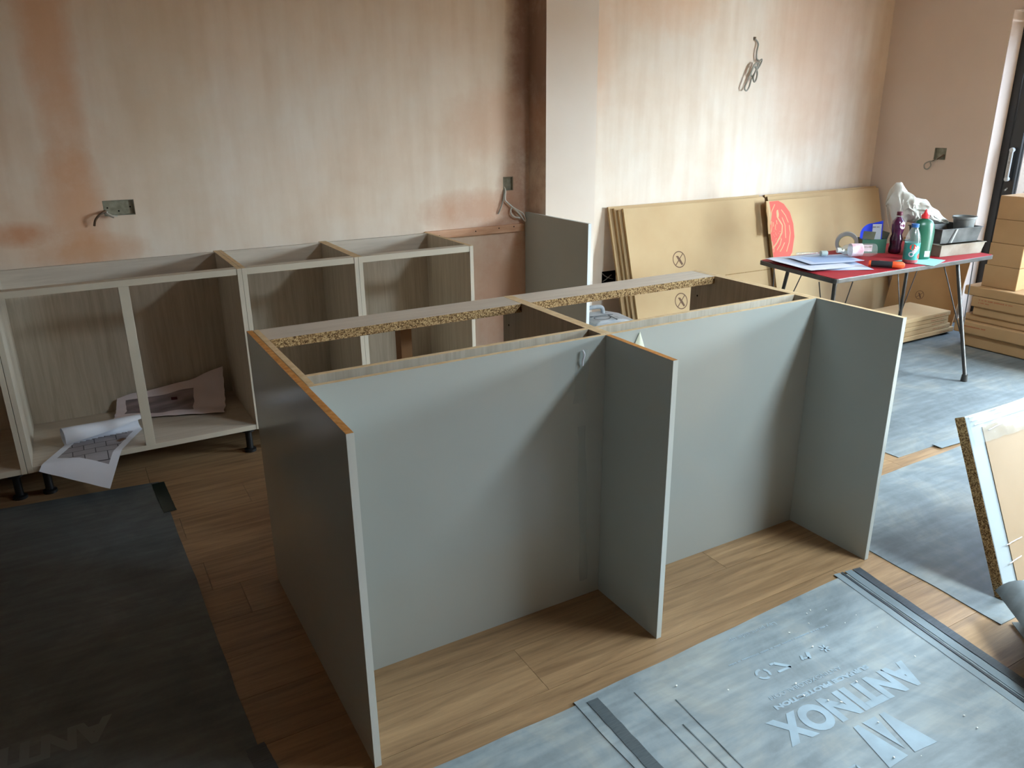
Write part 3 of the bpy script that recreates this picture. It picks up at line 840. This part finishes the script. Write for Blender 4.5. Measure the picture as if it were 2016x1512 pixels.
lo = [(4.01, .957), (4.102, .957), (4.155, .931), (4.208, .867), (4.23, .782), (4.227, .688), (4.185, .574), (4.11, .504), (4.011, .475), (3.99, .468), (3.987, .628), (3.988, .736), (3.995, .816), (4.015, .863)]
mb = MB(); mb.T = T6 @ Matrix.Translation((0, 0, .0006)); mb.add([(x, y_, 0) for x, y_ in lo], [tuple(range(len(lo)-1, -1, -1))])
mb.build('red_print', m_salmon, pk6)
sts = [[(4.062, .934), (4.023, .885), (4.0, .816), (3.992, .79)], [(4.086, .892), (4.071, .844), (4.115, .78), (4.102, .726), (4.041, .659), (3.992, .62)], [(4.121, .892), (4.158, .848), (4.18, .794)], [(4.12, .835), (4.142, .778), (4.135, .684)], [(4.185, .775), (4.188, .719), (4.165, .649), (4.127, .585)], [(4.091, .683), (4.069, .64), (4.032, .605)], [(4.118, .653), (4.089, .617), (4.061, .591)], [(3.99, .672), (3.995, .637), (4.003, .619), (3.997, .592)], [(4.010, .815), (4.008, .777), (3.992, .736)], [(4.026, .808), (4.025, .776)], [(4.047, .79), (4.037, .753)], [(4.06, .82), (4.062, .79)]]
mb = MB(); mb.T = T6 @ Matrix.Translation((0, 0, .0008))
for i_, s_ in enumerate(sts):
    w_ = .011 if i_ == 1 else .007
    for (a, b) in zip(s_, s_[1:]):
        bar(mb, a[0], a[1], b[0], b[1], w_, 0, .0002)
ringpoly(mb, 4.08, .865, .012, .028, .012, 12)
for k_ in range(22):
    cx, cy = random.uniform(4.01, 4.085), random.uniform(.67, .75); bar(mb, cx, cy, cx+.006, cy+.003, .003, 0, .0002)
mb.build('pale_streaks', m_card, pk6)

# ---------------------------------------------------------------- grey tool case behind the island
tc_ = thing('tool_case', (2.5, 2.3, 0), 'dusty grey power tool case with a handle behind the island', 'tool case')
mb = MB(); mb.T = Matrix.Translation((2.425, 2.30, .004)) @ Matrix.Rotation(math.radians(-8), 4, 'Z')
TM = mb.T.copy()
prof = [(-.16, 0), (.16, 0), (.17, .02), (.17, .27), (.13, .318), (.02, .345), (-.13, .345), (-.16, .325)]
vs = [(x, -.12, z) for x, z in prof]+[(x, .12, z) for x, z in prof]; n_ = len(prof)
mb.add(vs, [tuple(range(n_)), tuple(range(2*n_-1, n_-1, -1))]+[(i, n_+i, n_+(i+1) % n_, (i+1) % n_) for i in range(n_)])
mb.build('case', m_toolgrey, tc_, .012)
hb = MB(); hb.T = TM; hb.tube([(-.14, .06, .335), (-.14, .06, .365), (-.12, .06, .385), (-.05, .06, .388), (-.025, .06, .375), (-.02, .06, .34)], .013, 10); hb.build('handle', m_toolgrey, tc_)
sb = MB(); sb.T = TM; sb.box(-.14, .02, .0, .005, .343, .3465); sb.box(-.02, -.014, -.118, 0, .343, .3465); sb.build('seam', m_tooldk, tc_)
pb_ = MB(); pb_.T = TM; ringpoly(pb_, -.085, -.055, .058, .04, .008, 18, z=.3475); pb_.build('recess', m_tooldk, tc_)

# ---------------------------------------------------------------- red table
TZ = .70
TA, TB, TC, TD = Vector((3.13, 1.79)), Vector((3.03, 1.165)), Vector((4.455, 1.145)), Vector((4.56, 1.77))
tbl = thing('folding_table', (3.8, 1.47, 0), 'red-topped folding table with thin black legs, covered in tools and bottles', 'table')


def rounded(poly, r, n=4):
    out = []
    m_ = len(poly)
    for i in range(m_):
        p, a, b = poly[i], poly[i-1], poly[(i+1) % m_]
        u_ = (a-p).normalized(); v_ = (b-p).normalized()
        s_, e_ = p+u_*r, p+v_*r
        for k in range(n+1):
            t_ = k/n; q = s_*(1-t_)**2+p*2*t_*(1-t_)+e_*t_*t_; out.append((q.x, q.y))
    return out


poly = [TB, TC, TD, TA]
MB().prism(rounded(poly, .03), TZ-.026, TZ-.002).build('edge_frame', m_blackm, tbl, .002)
cen = sum(poly, Vector((0, 0)))/4
MB().prism(rounded([cen+(q-cen)*.985 for q in poly], .025), TZ-.0019, TZ).build('tabletop', m_red, tbl)
for top, foot in (((3.20, 1.62), (3.12, 1.67)), ((3.09, 1.21), (3.085, 1.20)), ((4.305, 1.60), (4.295, 1.595)), ((4.17, 1.20), (4.067, .975))):
    a = Vector((*top, TZ-.027)); b = Vector((*foot, .006)); d = b-a
    lg_ = MB(); lg_.tube([a, b+Vector((0, 0, .035))], .0112, 10, 0, False); lg_.tube([b+Vector((0, 0, .04)), b], [.016, .019], 10, 0, False)
    lo_ = lg_.build('leg', m_blackm, tbl)
    mid = a+d*.6
    for sx in (-.085, .095):
        br_ = MB(); br_.tube([Vector((a.x+sx*.87, a.y-sx*.5, TZ-.027)), mid+Vector((.010 if sx > 0 else -.010, 0, 0))], .0034, 6, 0, False); br_.build('brace', m_blackm, lo_)


def lying(name, pts, z, mat, label, cat, mat2=None, inner=None, curlv=.004, seed=0, group=None):
    P = [Vector((x, y, z)) for x, y in pts]

    def fn(u, v):
        p = P[0]*(1-u)*(1-v)+P[1]*u*(1-v)+P[2]*u*v+P[3]*(1-u)*v
        p.z += curlv*(.5+.5*noise.noise((u*2.5+seed, v*2.5, seed)))*(.3+2*abs(u-.5)); return p
    mf = (lambda u, v: 1 if (inner and inner[0] < u < inner[1] and inner[2] < v < inner[3]) else 0)
    o = MB().grid(fn, 14, 12, matfn=mf, thick=.0006).build(name, [mat, mat2 or mat], None)
    return tag(o, label, cat, group)


g_ = 'drawings on the red table'
lying('drawing_sheet', [(3.10, 1.40), (3.42, 1.22), (3.56, 1.48), (3.22, 1.68)], TZ+.0015, m_blue_paper, 'lowest bluish drawing on the table, spread near the front edge', 'drawing', m_white, (.1, .9, .1, .5), .003, 1, g_)
lying('drawing_sheet', [(3.14, 1.60), (3.47, 1.46), (3.60, 1.70), (3.20, 1.78)], TZ+.007, m_white, 'pale drawing at the back left corner of the red table', 'drawing', None, None, .003, 2, g_)
lying('drawing_sheet', [(3.055, 1.345), (3.36, 1.30), (3.42, 1.60), (3.13, 1.74)], TZ+.013, m_white, 'creased white drawing hanging over the left edge of the red table', 'drawing', m_blue_paper, (.12, .88, .3, .9), .005, 3, g_)
lying('drawing_sheet', [(3.17, 1.44), (3.52, 1.36), (3.60, 1.58), (3.25, 1.69)], TZ+.020, m_blue_paper, 'topmost drawing with a framed plan, under the clear bottle', 'drawing', M('plan_blue', (152, 172, 206), .7, .2), (.16, .9, .2, .8), .004, 4, g_)
# rolled tape standing on edge
ax = Vector((.78, .62, 0)).normalized(); sd = Vector((0, 0, 1))
tp = thing('tape_roll', (3.735, 1.655, TZ), 'grey tape roll standing on edge behind the clear bottle', 'tape')
mb = MB(); mb.T = frame((3.735, 1.655, TZ+.068), ax.cross(sd), sd, ax)
n_ = 32; prof = [(.046, -.024), (.066, -.024), (.066, .024), (.046, .024)]
vs = [(r*math.cos(2*math.pi*k/n_), r*math.sin(2*math.pi*k/n_), z) for r, z in prof for k in range(n_)]
mb.add(vs, [(i*n_+k, i*n_+(k+1) % n_, ((i+1) % 4)*n_+(k+1) % n_, ((i+1) % 4)*n_+k) for i in range(4) for k in range(n_)], 0, False)
mb.build('tape', M('silver_tape', (146, 148, 146), .4, .5), tp)
mb = MB(); mb.T = frame((3.735, 1.655, TZ+.068), ax.cross(sd), sd, ax)
prof = [(.0435, -.025), (.0455, -.025), (.0455, .025), (.0435, .025)]
vs = [(r*math.cos(2*math.pi*k/n_), r*math.sin(2*math.pi*k/n_), z) for r, z in prof for k in range(n_)]
mb.add(vs, [(i*n_+k, i*n_+(k+1) % n_, ((i+1) % 4)*n_+(k+1) % n_, ((i+1) % 4)*n_+k) for i in range(4) for k in range(n_)], 0, False)
mb.build('core', M('tape_core', (166, 160, 96), .6, .2), tp)


def bottle_T(base, axis=(0, 0, 1), ref=(.85, -.52, 0)):
    z_ = Vector(axis).normalized(); x_ = (Vector(ref)-Vector(ref).dot(z_)*z_).normalized(); y_ = z_.cross(x_)
    return frame(base, x_, y_, z_)


# clear drinks bottle lying on the drawings
cb = thing('drink_bottle', (3.55, 1.46, TZ+.03), 'empty clear bottle lying on the drawings beside the tape roll', 'bottle')
T = bottle_T((3.665, 1.40, TZ+.066), (-.87, .49, .0), (0, 0, 1))
mb = MB(); mb.T = T; mb.lathe([(.02, 0), (.034, .004), (.0375, .02), (.0375, .06), (.035, .075), (.0375, .09), (.0375, .15), (.03, .18), (.014, .205), (.013, .225)], 22); mb.build('body', m_film, cb)
mb = MB(); mb.T = T; mb.lathe([(.0379, .085), (.0379, .15)], 22, caps=False); mb.build('label', M('pink_white_label', (226, 222, 226), .5, .3, (206, 150, 164), 26), cb)
mb = MB(); mb.T = T; mb.lathe([(.0150, .205), (.0150, .228)], 14); mb.build('cap', m_cablew, cb)
cs = thing('small_tube', (3.40, 1.6, TZ+.02), 'small clear tube with a pale cap on the top drawing', 'tube')
T = bottle_T((3.30, 1.66, TZ+.038), (.87, -.40, .0), (0, 0, 1))
mb = MB(); mb.T = T; mb.lathe([(.009, 0), (.010, .01), (.010, .14), (.013, .15)], 14); mb.build('body', m_film, cs)
mb = MB(); mb.T = T; mb.lathe([(.016, .15), (.016, .185), (.012, .19)], 14); mb.build('cap', M('pale_cap', (190, 204, 200), .4, .4), cs)
# open green box with packaging
gx = thing('screw_box', (3.92, 1.58, TZ), 'open dark green fixings box with flaps up, left of the purple bottle', 'box')
gT = frame((3.83, 1.615, TZ), Vector((.86, -.50, 0)).normalized(), Vector((.50, .86, 0)).normalized(), (0, 0, 1))
m_grn = M('dark_green_card', (34, 78, 60), .5, .3, (28, 66, 50), 8); m_grn2 = M('olive_card', (92, 94, 78), .7, .2)
k = MB(); k.T = gT; t_ = .003; w_, d_, h_ = .15, .10, .085
k.box(0, w_, 0, t_, 0, h_); k.box(0, w_, d_-t_, d_, 0, h_); k.box(0, t_, t_, d_-t_, 0, h_); k.box(w_-t_, w_, t_, d_-t_, 0, h_); k.box(t_, w_-t_, t_, d_-t_, 0, t_)
k.build('carton', m_grn, gx)
k = MB(); k.T = gT; k.add([(-.006, -.004, h_+.004), (.068, -.004, h_-.002), (.062, -.030, h_+.05), (-.012, -.028, h_+.056)], [(0, 1, 2, 3)]); k.build('flap', m_grn2, gx)
k = MB(); k.T = gT; k.add([(w_, 0, h_), (w_, d_, h_), (w_+.012, d_, h_+.04), (w_+.012, .0, h_+.04)], [(0, 1, 2, 3)]); k.build('flap', m_grn, gx)
k = MB(); k.T = gT; k.box(.004, .066, -.0008, 0, .012, .052); k.build('label', M('pink_label', (206, 170, 176), .6, .2), gx)
lettering('label_print', '5.0 x 50', gT @ frame((.010, -.0012, .034), (1, 0, 0), (0, 0, 1), (0, -1, 0)), m_ink, gx, width=.05, size=.014, bold=.0006)
bl = thing('blade_pack', (3.95, 1.6, TZ), 'blue and white blister pack standing in the green box', 'packaging')
k = MB(); k.T = gT @ frame((.005, .05, .02), (1, 0, 0), (0, .1, 1), (0, -1, .1))
arc = [(.07*math.cos(a)+.07, .07*math.sin(a)+.085) for a in [math.pi-math.pi/2*i/10 for i in range(11)]]
k.prism([(0, 0), (.07, 0), (.07, .085)]+list(reversed(arc))[0:] if False else [(0, .02), (.07, .02)]+list(reversed(arc)), 0, .003); k.prism([(.07, .02), (.136, .02), (.136, .17), (.07, .155)], 0, .003)
k.build('backing', M('blue_card', (28, 58, 206), .4, .4), bl)
k = MB(); k.T = gT @ frame((.005, .046, .02), (1, 0, 0), (0, .1, 1), (0, -1, .1)); k.box(.072, .128, .03, .15, 0, .0012); k.build('label', m_white, bl)
scribble('label_print', gT @ frame((.002+.076, .0447, .02), (1, 0, 0), (0, .1, 1), (0, -1, .1)) @ Matrix.Translation((0, .13, .0006)), .04, .006, m_ink, bl, 2)
# purple squash bottle
pp = thing('drink_bottle', (4.012, 1.515, TZ), 'dark purple drink bottle with a round pale logo', 'bottle')
T = bottle_T((4.012, 1.515, TZ))
mb = MB(); mb.T = T; mb.lathe([(.030, 0), (.036, .006), (.037, .03), (.033, .05), (.037, .075), (.0375, .09), (.030, .115), (.036, .14), (.0375, .17), (.034, .195), (.018, .215), (.0135, .222)], 24); mb.build('body', M('purple_bottle', (58, 22, 52), .15, .6, (86, 34, 70), 30), pp)
mb = MB(); mb.T = T; mb.lathe([(.0138, .221), (.0138, .23)], 16); mb.build('neck', m_film, pp)
mb = MB(); mb.T = T; mb.lathe([(.017, .229), (.017, .25), (.015, .252)], 20); mb.build('cap', M('maroon_cap', (88, 26, 46), .4, .4), pp)
R_ = .0385


def wrap_at(R, a0):
    def f(v):
        a = a0+v[0]/R; return (R*math.cos(a), R*math.sin(a), v[1])
    return f


cd = MB(); cd.T = T
seg = [(.022*math.cos(2*math.pi*k/20), .022*math.sin(2*math.pi*k/20)) for k in range(20)]
cd.add([wrap_at(R_, -1.15)((x, .172+z, 0)) for x, z in seg], [tuple(range(20))]); cd.build('logo_disc', M('pale_lilac', (214, 196, 206), .5, .3), pp)
lettering('logo_print', 'Ribena', T, M('purple_ink', (120, 40, 80), .5, .3), pp, width=.036, size=.014, bold=.0005, wrap=lambda v: wrap_at(R_+.0008, -1.15-.018/R_)((v[0], .168+v[1], 0)))
# green glue bottle with red nozzle
gb = thing('glue_bottle', (3.94, 1.30, TZ), 'flat dark green glue bottle with a red nozzle cap', 'bottle')
T = bottle_T((3.94, 1.302, TZ))
mb = MB(); mb.T = T; mb.lathe([(.055, 0), (.062, .006), (.062, .05), (.066, .10), (.066, .16), (.060, .20), (.045, .225), (.022, .236), (.018, .24)], 26, sy=.55); mb.build('body', M('green_bottle', (20, 82, 62), .3, .5), gb)
mb = MB(); mb.T = T; mb.lathe([(.022, .239), (.022, .258), (.014, .264), (.008, .278), (.005, .288), (.003, .29)], 18); mb.build('nozzle', M('red_cap', (226, 52, 58), .35, .4), gb)
mb = MB(); mb.T = T; mb.box(.012, .042, -.0352, -.0345, .018, .052); mb.build('barcode', m_white, gb)
# Oasis drink bottle
ob = thing('drink_bottle', (3.785, 1.258, TZ), 'clear drink bottle with teal label and blue cap at the table front', 'bottle')
T = bottle_T((3.785, 1.255, TZ))
mb = MB(); mb.T = T; mb.lathe([(.034, 0), (.0405, .004), (.0415, .015), (.0415, .12), (.039, .145), (.030, .175), (.0195, .195), (.018, .205)], 26); mb.build('body', m_film, ob)
mb = MB(); mb.T = T; mb.lathe([(.033, .001), (.0398, .005), (.0408, .016), (.0408, .024)], 26); mb.build('drink', M('red_drink', (170, 22, 40), .1, .6), ob)
mb = MB(); mb.T = T; mb.lathe([(.0419, .022), (.0419, .118)], 26, caps=False); mb.build('label', M('teal_label', (44, 138, 134), .4, .4, (60, 156, 150), 12), ob)
mb = MB(); mb.T = T; mb.lathe([(.021, .204), (.021, .222), (.019, .224)], 22); mb.build('cap', M('blue_cap', (44, 96, 160), .4, .4), ob)
RO = .0425


def sq(x, z, a0=-1.6):
    return wrap_at(RO, a0)((x, z, 0))


rd = MB(); rd.T = T
seg = [(.017*math.cos(2*math.pi*k/18), .017*math.sin(2*math.pi*k/18)) for k in range(18)]
rd.add([sq(x-.012, .096+z) for x, z in seg], [tuple(range(18))]); rd.add([sq(x*.75+.034, .042+z*.9) for x, z in seg], [tuple(range(18))])
rd.build('fruit_print', M('orange_red_print', (232, 66, 48), .4, .4), ob)
vs, fs = text_mesh('asis', .040, .0018); x0_ = min(v[0] for v in vs)
ca, sa = math.cos(.88), math.sin(.88)
lt = MB(); lt.T = T; lt.add([wrap_at(RO+.0006, -1.6)((-.001+ca*(v[0]-x0_)*.82-sa*v[1], .058+sa*(v[0]-x0_)*.82+ca*v[1], 0)) for v in vs], fs)
lt.build('name_print', m_white, ob)
rg = MB()
ringpoly(rg, 0, 0, .015, .015, .0065, 20)
lt = MB(); lt.T = T; lt.add([wrap_at(RO+.0006, -1.6)((v[0]-.016, v[1]+.055, 0)) for v in rg.v], rg.f); lt.build('name_print', m_white, ob)
# turquoise paper and knife
lying('turquoise_leaflet', [(3.80, 1.115), (4.02, 1.185), (3.99, 1.33), (3.75, 1.33)], TZ+.0015, M('turquoise_paper', (150, 218, 214), .6, .3), 'pale turquoise leaflet under the drink bottles at the table front', 'leaflet', None, None, .001, 5)
kn = thing('putty_knife', (3.53, 1.24, TZ), 'orange and black handled scraper with a wide worn blade', 'scraper')
a = Vector((3.475, 1.30, TZ+.020)); b = Vector((3.585, 1.150, TZ+.020)); d = (b-a).normalized(); s_ = Vector((-d.y, d.x, 0))
kT = frame(a, d, s_, (0, 0, 1)); Lk = (b-a).length
k = MB(); k.T = kT; 
k.T = kT @ frame((0, 0, 0), (0, 1, 0), (0, 0, 1), (1, 0, 0)); k.lathe([(.015, .012), (.019, .02), (.019, Lk*.66)], 16, sy=.95); k.build('grip', m_grip, kn)
k = MB(); k.T = kT @ frame((0, 0, 0), (0, 1, 0), (0, 0, 1), (1, 0, 0)); k.lathe([(.013, 0), (.0175, .003), (.0175, .013)], 16); k.build('end_cap', m_orange, kn)
k = MB(); k.T = kT @ frame((0, 0, 0), (0, 1, 0), (0, 0, 1), (1, 0, 0)); k.lathe([(.0185, Lk*.66), (.0195, Lk*.7), (.0185, Lk*.93), (.010, Lk)], 16); k.build('collar', m_orange, kn)
k = MB(); k.T = kT; k.prism([(Lk*.70, .012), (Lk*.92, .012), (Lk*.98, .16), (Lk*.30, .22)], -.016, -.0145); k.build('blade', m_steel, kn)


# trays
def tray(name, o, ex, w, d, z, h, t, mat, label, flare=.012):
    ex = Vector(ex).normalized(); ey = Vector((-ex.y, ex.x, 0)); T_ = frame((o[0], o[1], z), ex, ey, (0, 0, 1))
    th_ = thing(name, (o[0]+ex.x*w/2, o[1]+ex.y*w/2, z), label, 'tray')

    def ring(x0, y0, z_):
        return [(x0, y0, z_), (w-x0, y0, z_), (w-x0, d-y0, z_), (x0, d-y0, z_)]
    R4 = [ring(flare, flare, 0), ring(0, 0, h), ring(-.006, -.006, h), ring(-.006, -.006, h+.004), ring(t, t, h+.004), ring(flare+t, flare+t, t)]
    vs = [p for r in R4 for p in r]; fs = [(3, 2, 1, 0)]
    for i in range(len(R4)-1):
        for k_ in range(4):
            fs.append((i*4+k_, i*4+(k_+1) % 4, (i+1)*4+(k_+1) % 4, (i+1)*4+k_))
    o_ = (len(R4)-1)*4; fs.append((o_, o_+1, o_+2, o_+3))
    mb_ = MB(); mb_.T = T_; mb_.add(vs, fs); mb_.build('tray', mat, th_, .002)
    return th_, T_


m_tray1 = M('dirty_grey_tray', (142, 136, 124), .6, .3, (112, 98, 84), 9)
m_tray2 = M('black_dusty_tray', (34, 34, 35), .55, .35, (92, 92, 90), 7)
tray('paint_tray', (4.085, 1.262), (.99, -.12, 0), .375, .27, TZ, .068, .003, m_tray1, 'dirty grey tray at the right end of the red table')
t2, T2 = tray('paint_tray', (4.105, 1.285), (.99, -.12, 0), .34, .24, TZ+.0725, .085, .003, m_tray2, 'black plaster-smeared tray stacked on the dirty grey tray')
k = MB(); k.T = T2; k.add([(.085, -.0005, .004), (.095, -.0005, .004), (.125, -.0075, .086), (.113, -.0075, .086)], [(0, 1, 2, 3)]); k.build('plaster_smear', M('smear', (150, 150, 146), .7, .2), t2)
k = MB(); k.T = T2; k.add([(-.0005, .06, .03), (-.0005, .10, .03), (.0, .10, .042), (.0, .06, .042)], [(3, 2, 1, 0)]); k.build('tray_label', m_galv, t2)
# plastic bag
A0 = Vector((4.075, 1.655, 0)); A1 = Vector((4.35, 1.37, 0)); dv = (A1-A0).normalized(); pv = Vector((-dv.y, dv.x, 0))
prf = [(0, .985, .965), (.04, 1.075, .90), (.08, 1.11, .84), (.17, 1.108, .79), (.25, 1.09, .79), (.32, 1.065, .875), (.42, 1.025, .868), (.5, 1.015, .868), (.58, 1.012, .866), (.66, .995, .866), (.75, .962, .866), (.84, .938, .866), (.92, .905, .868), (1, .875, .872)]


def interp(t_):
    for (a0, b0, c0_), (a1, b1, c1_) in zip(prf, prf[1:]):
        if t_ <= a1:
            k_ = (t_-a0)/(a1-a0); return b0+(b1-b0)*k_, c0_+(c1_-c0_)*k_
    return prf[-1][1:]


def bagf(u, v):
    zt, zb = interp(u); w = .012+.072*math.sin(math.pi*min(1, u*1.02))**.6; a = 2*math.pi*v
    c = A0+dv*(.36*u); rz = (zt-zb)/2; zc = (zt+zb)/2
    n1 = noise.noise((u*7, math.cos(a)*1.6, math.sin(a)*1.6)); n2 = abs(noise.noise((u*13+4, math.cos(a)*3, math.sin(a)*3)))
    s__ = 1+.16*n1-.34*n2
    p = c+pv*(w*math.cos(a)*s__)+dv*(.02*n1)
    p.z = zc+rz*math.sin(a)*(1+.08*n1 if math.sin(a) > 0 else 1)
    return p


bag = MB().grid(bagf, 48, 48).build('plastic_bag', m_bag)
tag(bag, 'crumpled white plastic bag heaped in the black tray on the table', 'bag')
pt = thing('plaster_pot', (4.40, 1.33, TZ+.08), 'grey plaster-coated mixing pot tipped in the black tray', 'pot')
T = bottle_T((4.368, 1.318, TZ+.105), (-.02, .0, 1))
mb = MB(); mb.T = T; mb.lathe([(.044, 0), (.048, .004), (.062, .10), (.068, .102), (.069, .115), (.063, .115), (.062, .105), (.046, .01), (.0, .008)], 28, caps=False); mb.build('pot', M('dusty_pot', (100, 102, 102), .6, .3, (134, 134, 130), 12), pt)


# ---------------------------------------------------------------- stacks of cardboard boxes
def carton(name, x0, x1, y0, y1, z0, z1, label, group, mats=None, rot=0.0, bevel=.004, cat='box'):
    cx, cy = (x0+x1)/2, (y0+y1)/2
    t = thing(name, (cx, cy, z0), label, cat, group)
    mb = MB(); mb.T = Matrix.Translation((cx, cy, 0)) @ Matrix.Rotation(rot, 4, 'Z') @ Matrix.Translation((-cx, -cy, 0))
    mb.box(x0, x1, y0, y1, z0, z1); mb.build('carton', mats or m_cardd, t, bevel)
    t['_'] = 0; del t['_']
    return t, mb.T


cb_ = [(.4205, .565, 1.178, 1.402, 'bottom small carton of the stack on the flat boxes', .0), (.5665, .712, 1.180, 1.392, 'second small carton up in the stack by the door', .01),
       (.7135, .864, 1.162, 1.385, 'third small carton up in the stack by the door', -.01), (.8655, 1.013, 1.165, 1.385, 'topmost small carton in the stack beside the black door', .015)]
for z0, z1, y0, y1, lb, rt in cb_:
    t, T_ = carton('small_carton', 4.835, 5.12, y0, y1, z0, z1, lb, 'small cartons by the door', None, rt)
    ln = MB(); ln.T = T_; yy = (y0+y1)/2; ln.box(4.836, 5.119, yy-.002, yy+.002, z1-.0006, z1+.0002); ln.build('tape_seam', m_carde, t)
fl = [(.008, .096, .40, 1.437, 4.79, 'lowest flat box of the pile by the door', .0), (.097, .182, .36, 1.495, 4.768, 'second flat box up in the pile by the door, red printed edge', .01),
      (.183, .228, .42, 1.455, 4.80, 'thin third flat box in the pile by the door', -.01), (.229, .285, .40, 1.40, 4.788, 'fourth flat box up in the pile by the door', .005),
      (.286, .356, .38, 1.412, 4.772, 'fifth flat box in the pile, two lines of red print', -.004), (.357, .420, .36, 1.472, 4.775, 'topmost flat box in the pile, carrying the small cartons', .0)]
for i_, (z0, z1, y0, y1, x0, lb, rt) in enumerate(fl):
    t, T_ = carton('flat_box', x0, 5.31, y0, y1, z0, z1, lb, 'flat boxes by the door', None, rt*.5, .008)
    if i_ in (1, 4):
        scribble('side_print', T_ @ frame((x0-.0006, y1-.05, z0+.047), (0, -1, 0), (0, 0, 1), (-1, 0, 0)), .22 if i_ == 4 else .16, .009, m_inkr, t, i_)
        if i_ == 4:
            scribble('side_print', T_ @ frame((x0-.0006, y1-.05, z0+.028), (0, -1, 0), (0, 0, 1), (-1, 0, 0)), .07, .009, m_inkr, t, 9)
tk = [(.020, .052, 4.43, 5.03, 1.642, 'lowest flat carton under the table, jutting out on the right'), (.054, .088, 4.42, 4.985, 1.65, 'second flat carton up in the pile under the table'),
      (.090, .118, 4.43, 4.955, 1.648, 'third flat carton up in the pile under the table'), (.120, .150, 4.425, 4.945, 1.646, 'fourth flat carton up in the pile under the table'), (.152, .182, 4.42, 4.955, 1.640, 'topmost flat carton in the pile under the table')]
for i_, (z0, z1, x0, x1, y0, lb) in enumerate(tk):
    t, T_ = carton('flat_carton', x0, x1, y0, y0+.32, z0, z1, lb, 'flat cartons under the table', m_card, (.01, -.012, .008, -.006, .004)[i_], .003)
    scribble('side_print', T_ @ frame((x1-.2, y0-.0008, z0+.011), (1, 0, 0), (0, 0, 1), (0, -1, 0)), .15, .006, m_inkr, t, i_+20)
pal = thing('dark_slab', (4.7, 1.8, 0), 'thin dark slab under the pile of flat cartons', 'board')
bx('board', (4.42, 5.0, 1.665, 1.93, .0075, .0195), m_dark, pal)  # thin dark layer of no certain kind beneath the cartons
# cardboard sheet leaning on the side wall
WD = Vector((.20, .04, .62)).normalized(); wy = Vector((-.03, 1, 0)).normalized(); wnrm = wy.cross(WD).normalized()
if wnrm.x > 0:
    wnrm = -wnrm
cw = thing('cardboard_sheet', (5.15, 2.0, 0), 'plain cardboard sheet leaning on the side wall behind the flat cartons', 'cardboard sheet')
cT = frame((5.115, 1.715, .008), wy, WD, wnrm)
k = MB(); k.T = cT; k.box(0, .56, 0, .62, -.008, 0, 0); k.build('sheet', m_cardd, cw, .001)
no_knife(cT @ Matrix.Translation((.30, .20, .0006)) @ Matrix.Rotation(math.pi, 4, 'Y') @ Matrix.Translation((0, 0, 0)), .034, cw)

# ---------------------------------------------------------------- wrapped panel in the right foreground
WN = Vector((0, -.55, .27)).normalized(); WU = Vector((0.045, .27, .55)).normalized(); WX = Vector((1, -.02, 0)).normalized()
wp = thing('wrapped_panel', (2.4, -.4, 0), 'pale panel in stretch film with raw chipboard end, leaning at the right edge', 'panel')
wT = frame((2.035, -.405, .008), WX, WU, WN)
k = MB(); k.T = wT; k.box(0, 1.1, 0, .615, -.038, 0, {'d': 0, 'x-': 1}); k.build('board', [M('pale_laminate', (150, 162, 168), .4, .3), m_chip], wp, .004)
k = MB(); k.T = wT; k.box(.075, 1.02, .04, .565, .0005, .003); k.build('cardboard_face', M('wrapped_cardboard', (148, 127, 101), .6, .25, (141, 120, 94), 4), wp)
k = MB(); k.T = wT
k.grid(lambda u, v: (.006+1.09*u, .615+.012*math.sin(v*math.pi)+.05*(1-v)*0-.10*v+.006*noise.noise((u*30, v*4, 2)), .006+.010*abs(noise.noise((u*22, v*6, 7)))+.004*v), 60, 10); k.build('stretch_film', m_wrap, wp)
for (u0_, v0_, l_, a_) in ((.02, .595, .4, .06), (.03, .58, .5, .02), (.01, .608, .45, .12), (.05, .11, .07, .35), (.055, .17, .09, .15), (.10, .55, .12, .4)):
    k = MB(); k.T = wT; k.tube([(u0_+l_*t__/6, v0_+a_*l_*t__/6*.25+.004*noise.noise((t__, u0_*9, 1)), .0065+.002*noise.noise((t__*2, 3, v0_))) for t__ in range(7)], .0016, 5); k.build('film_crease', M('film_white', (236, 242, 246), .3, .5), wp)
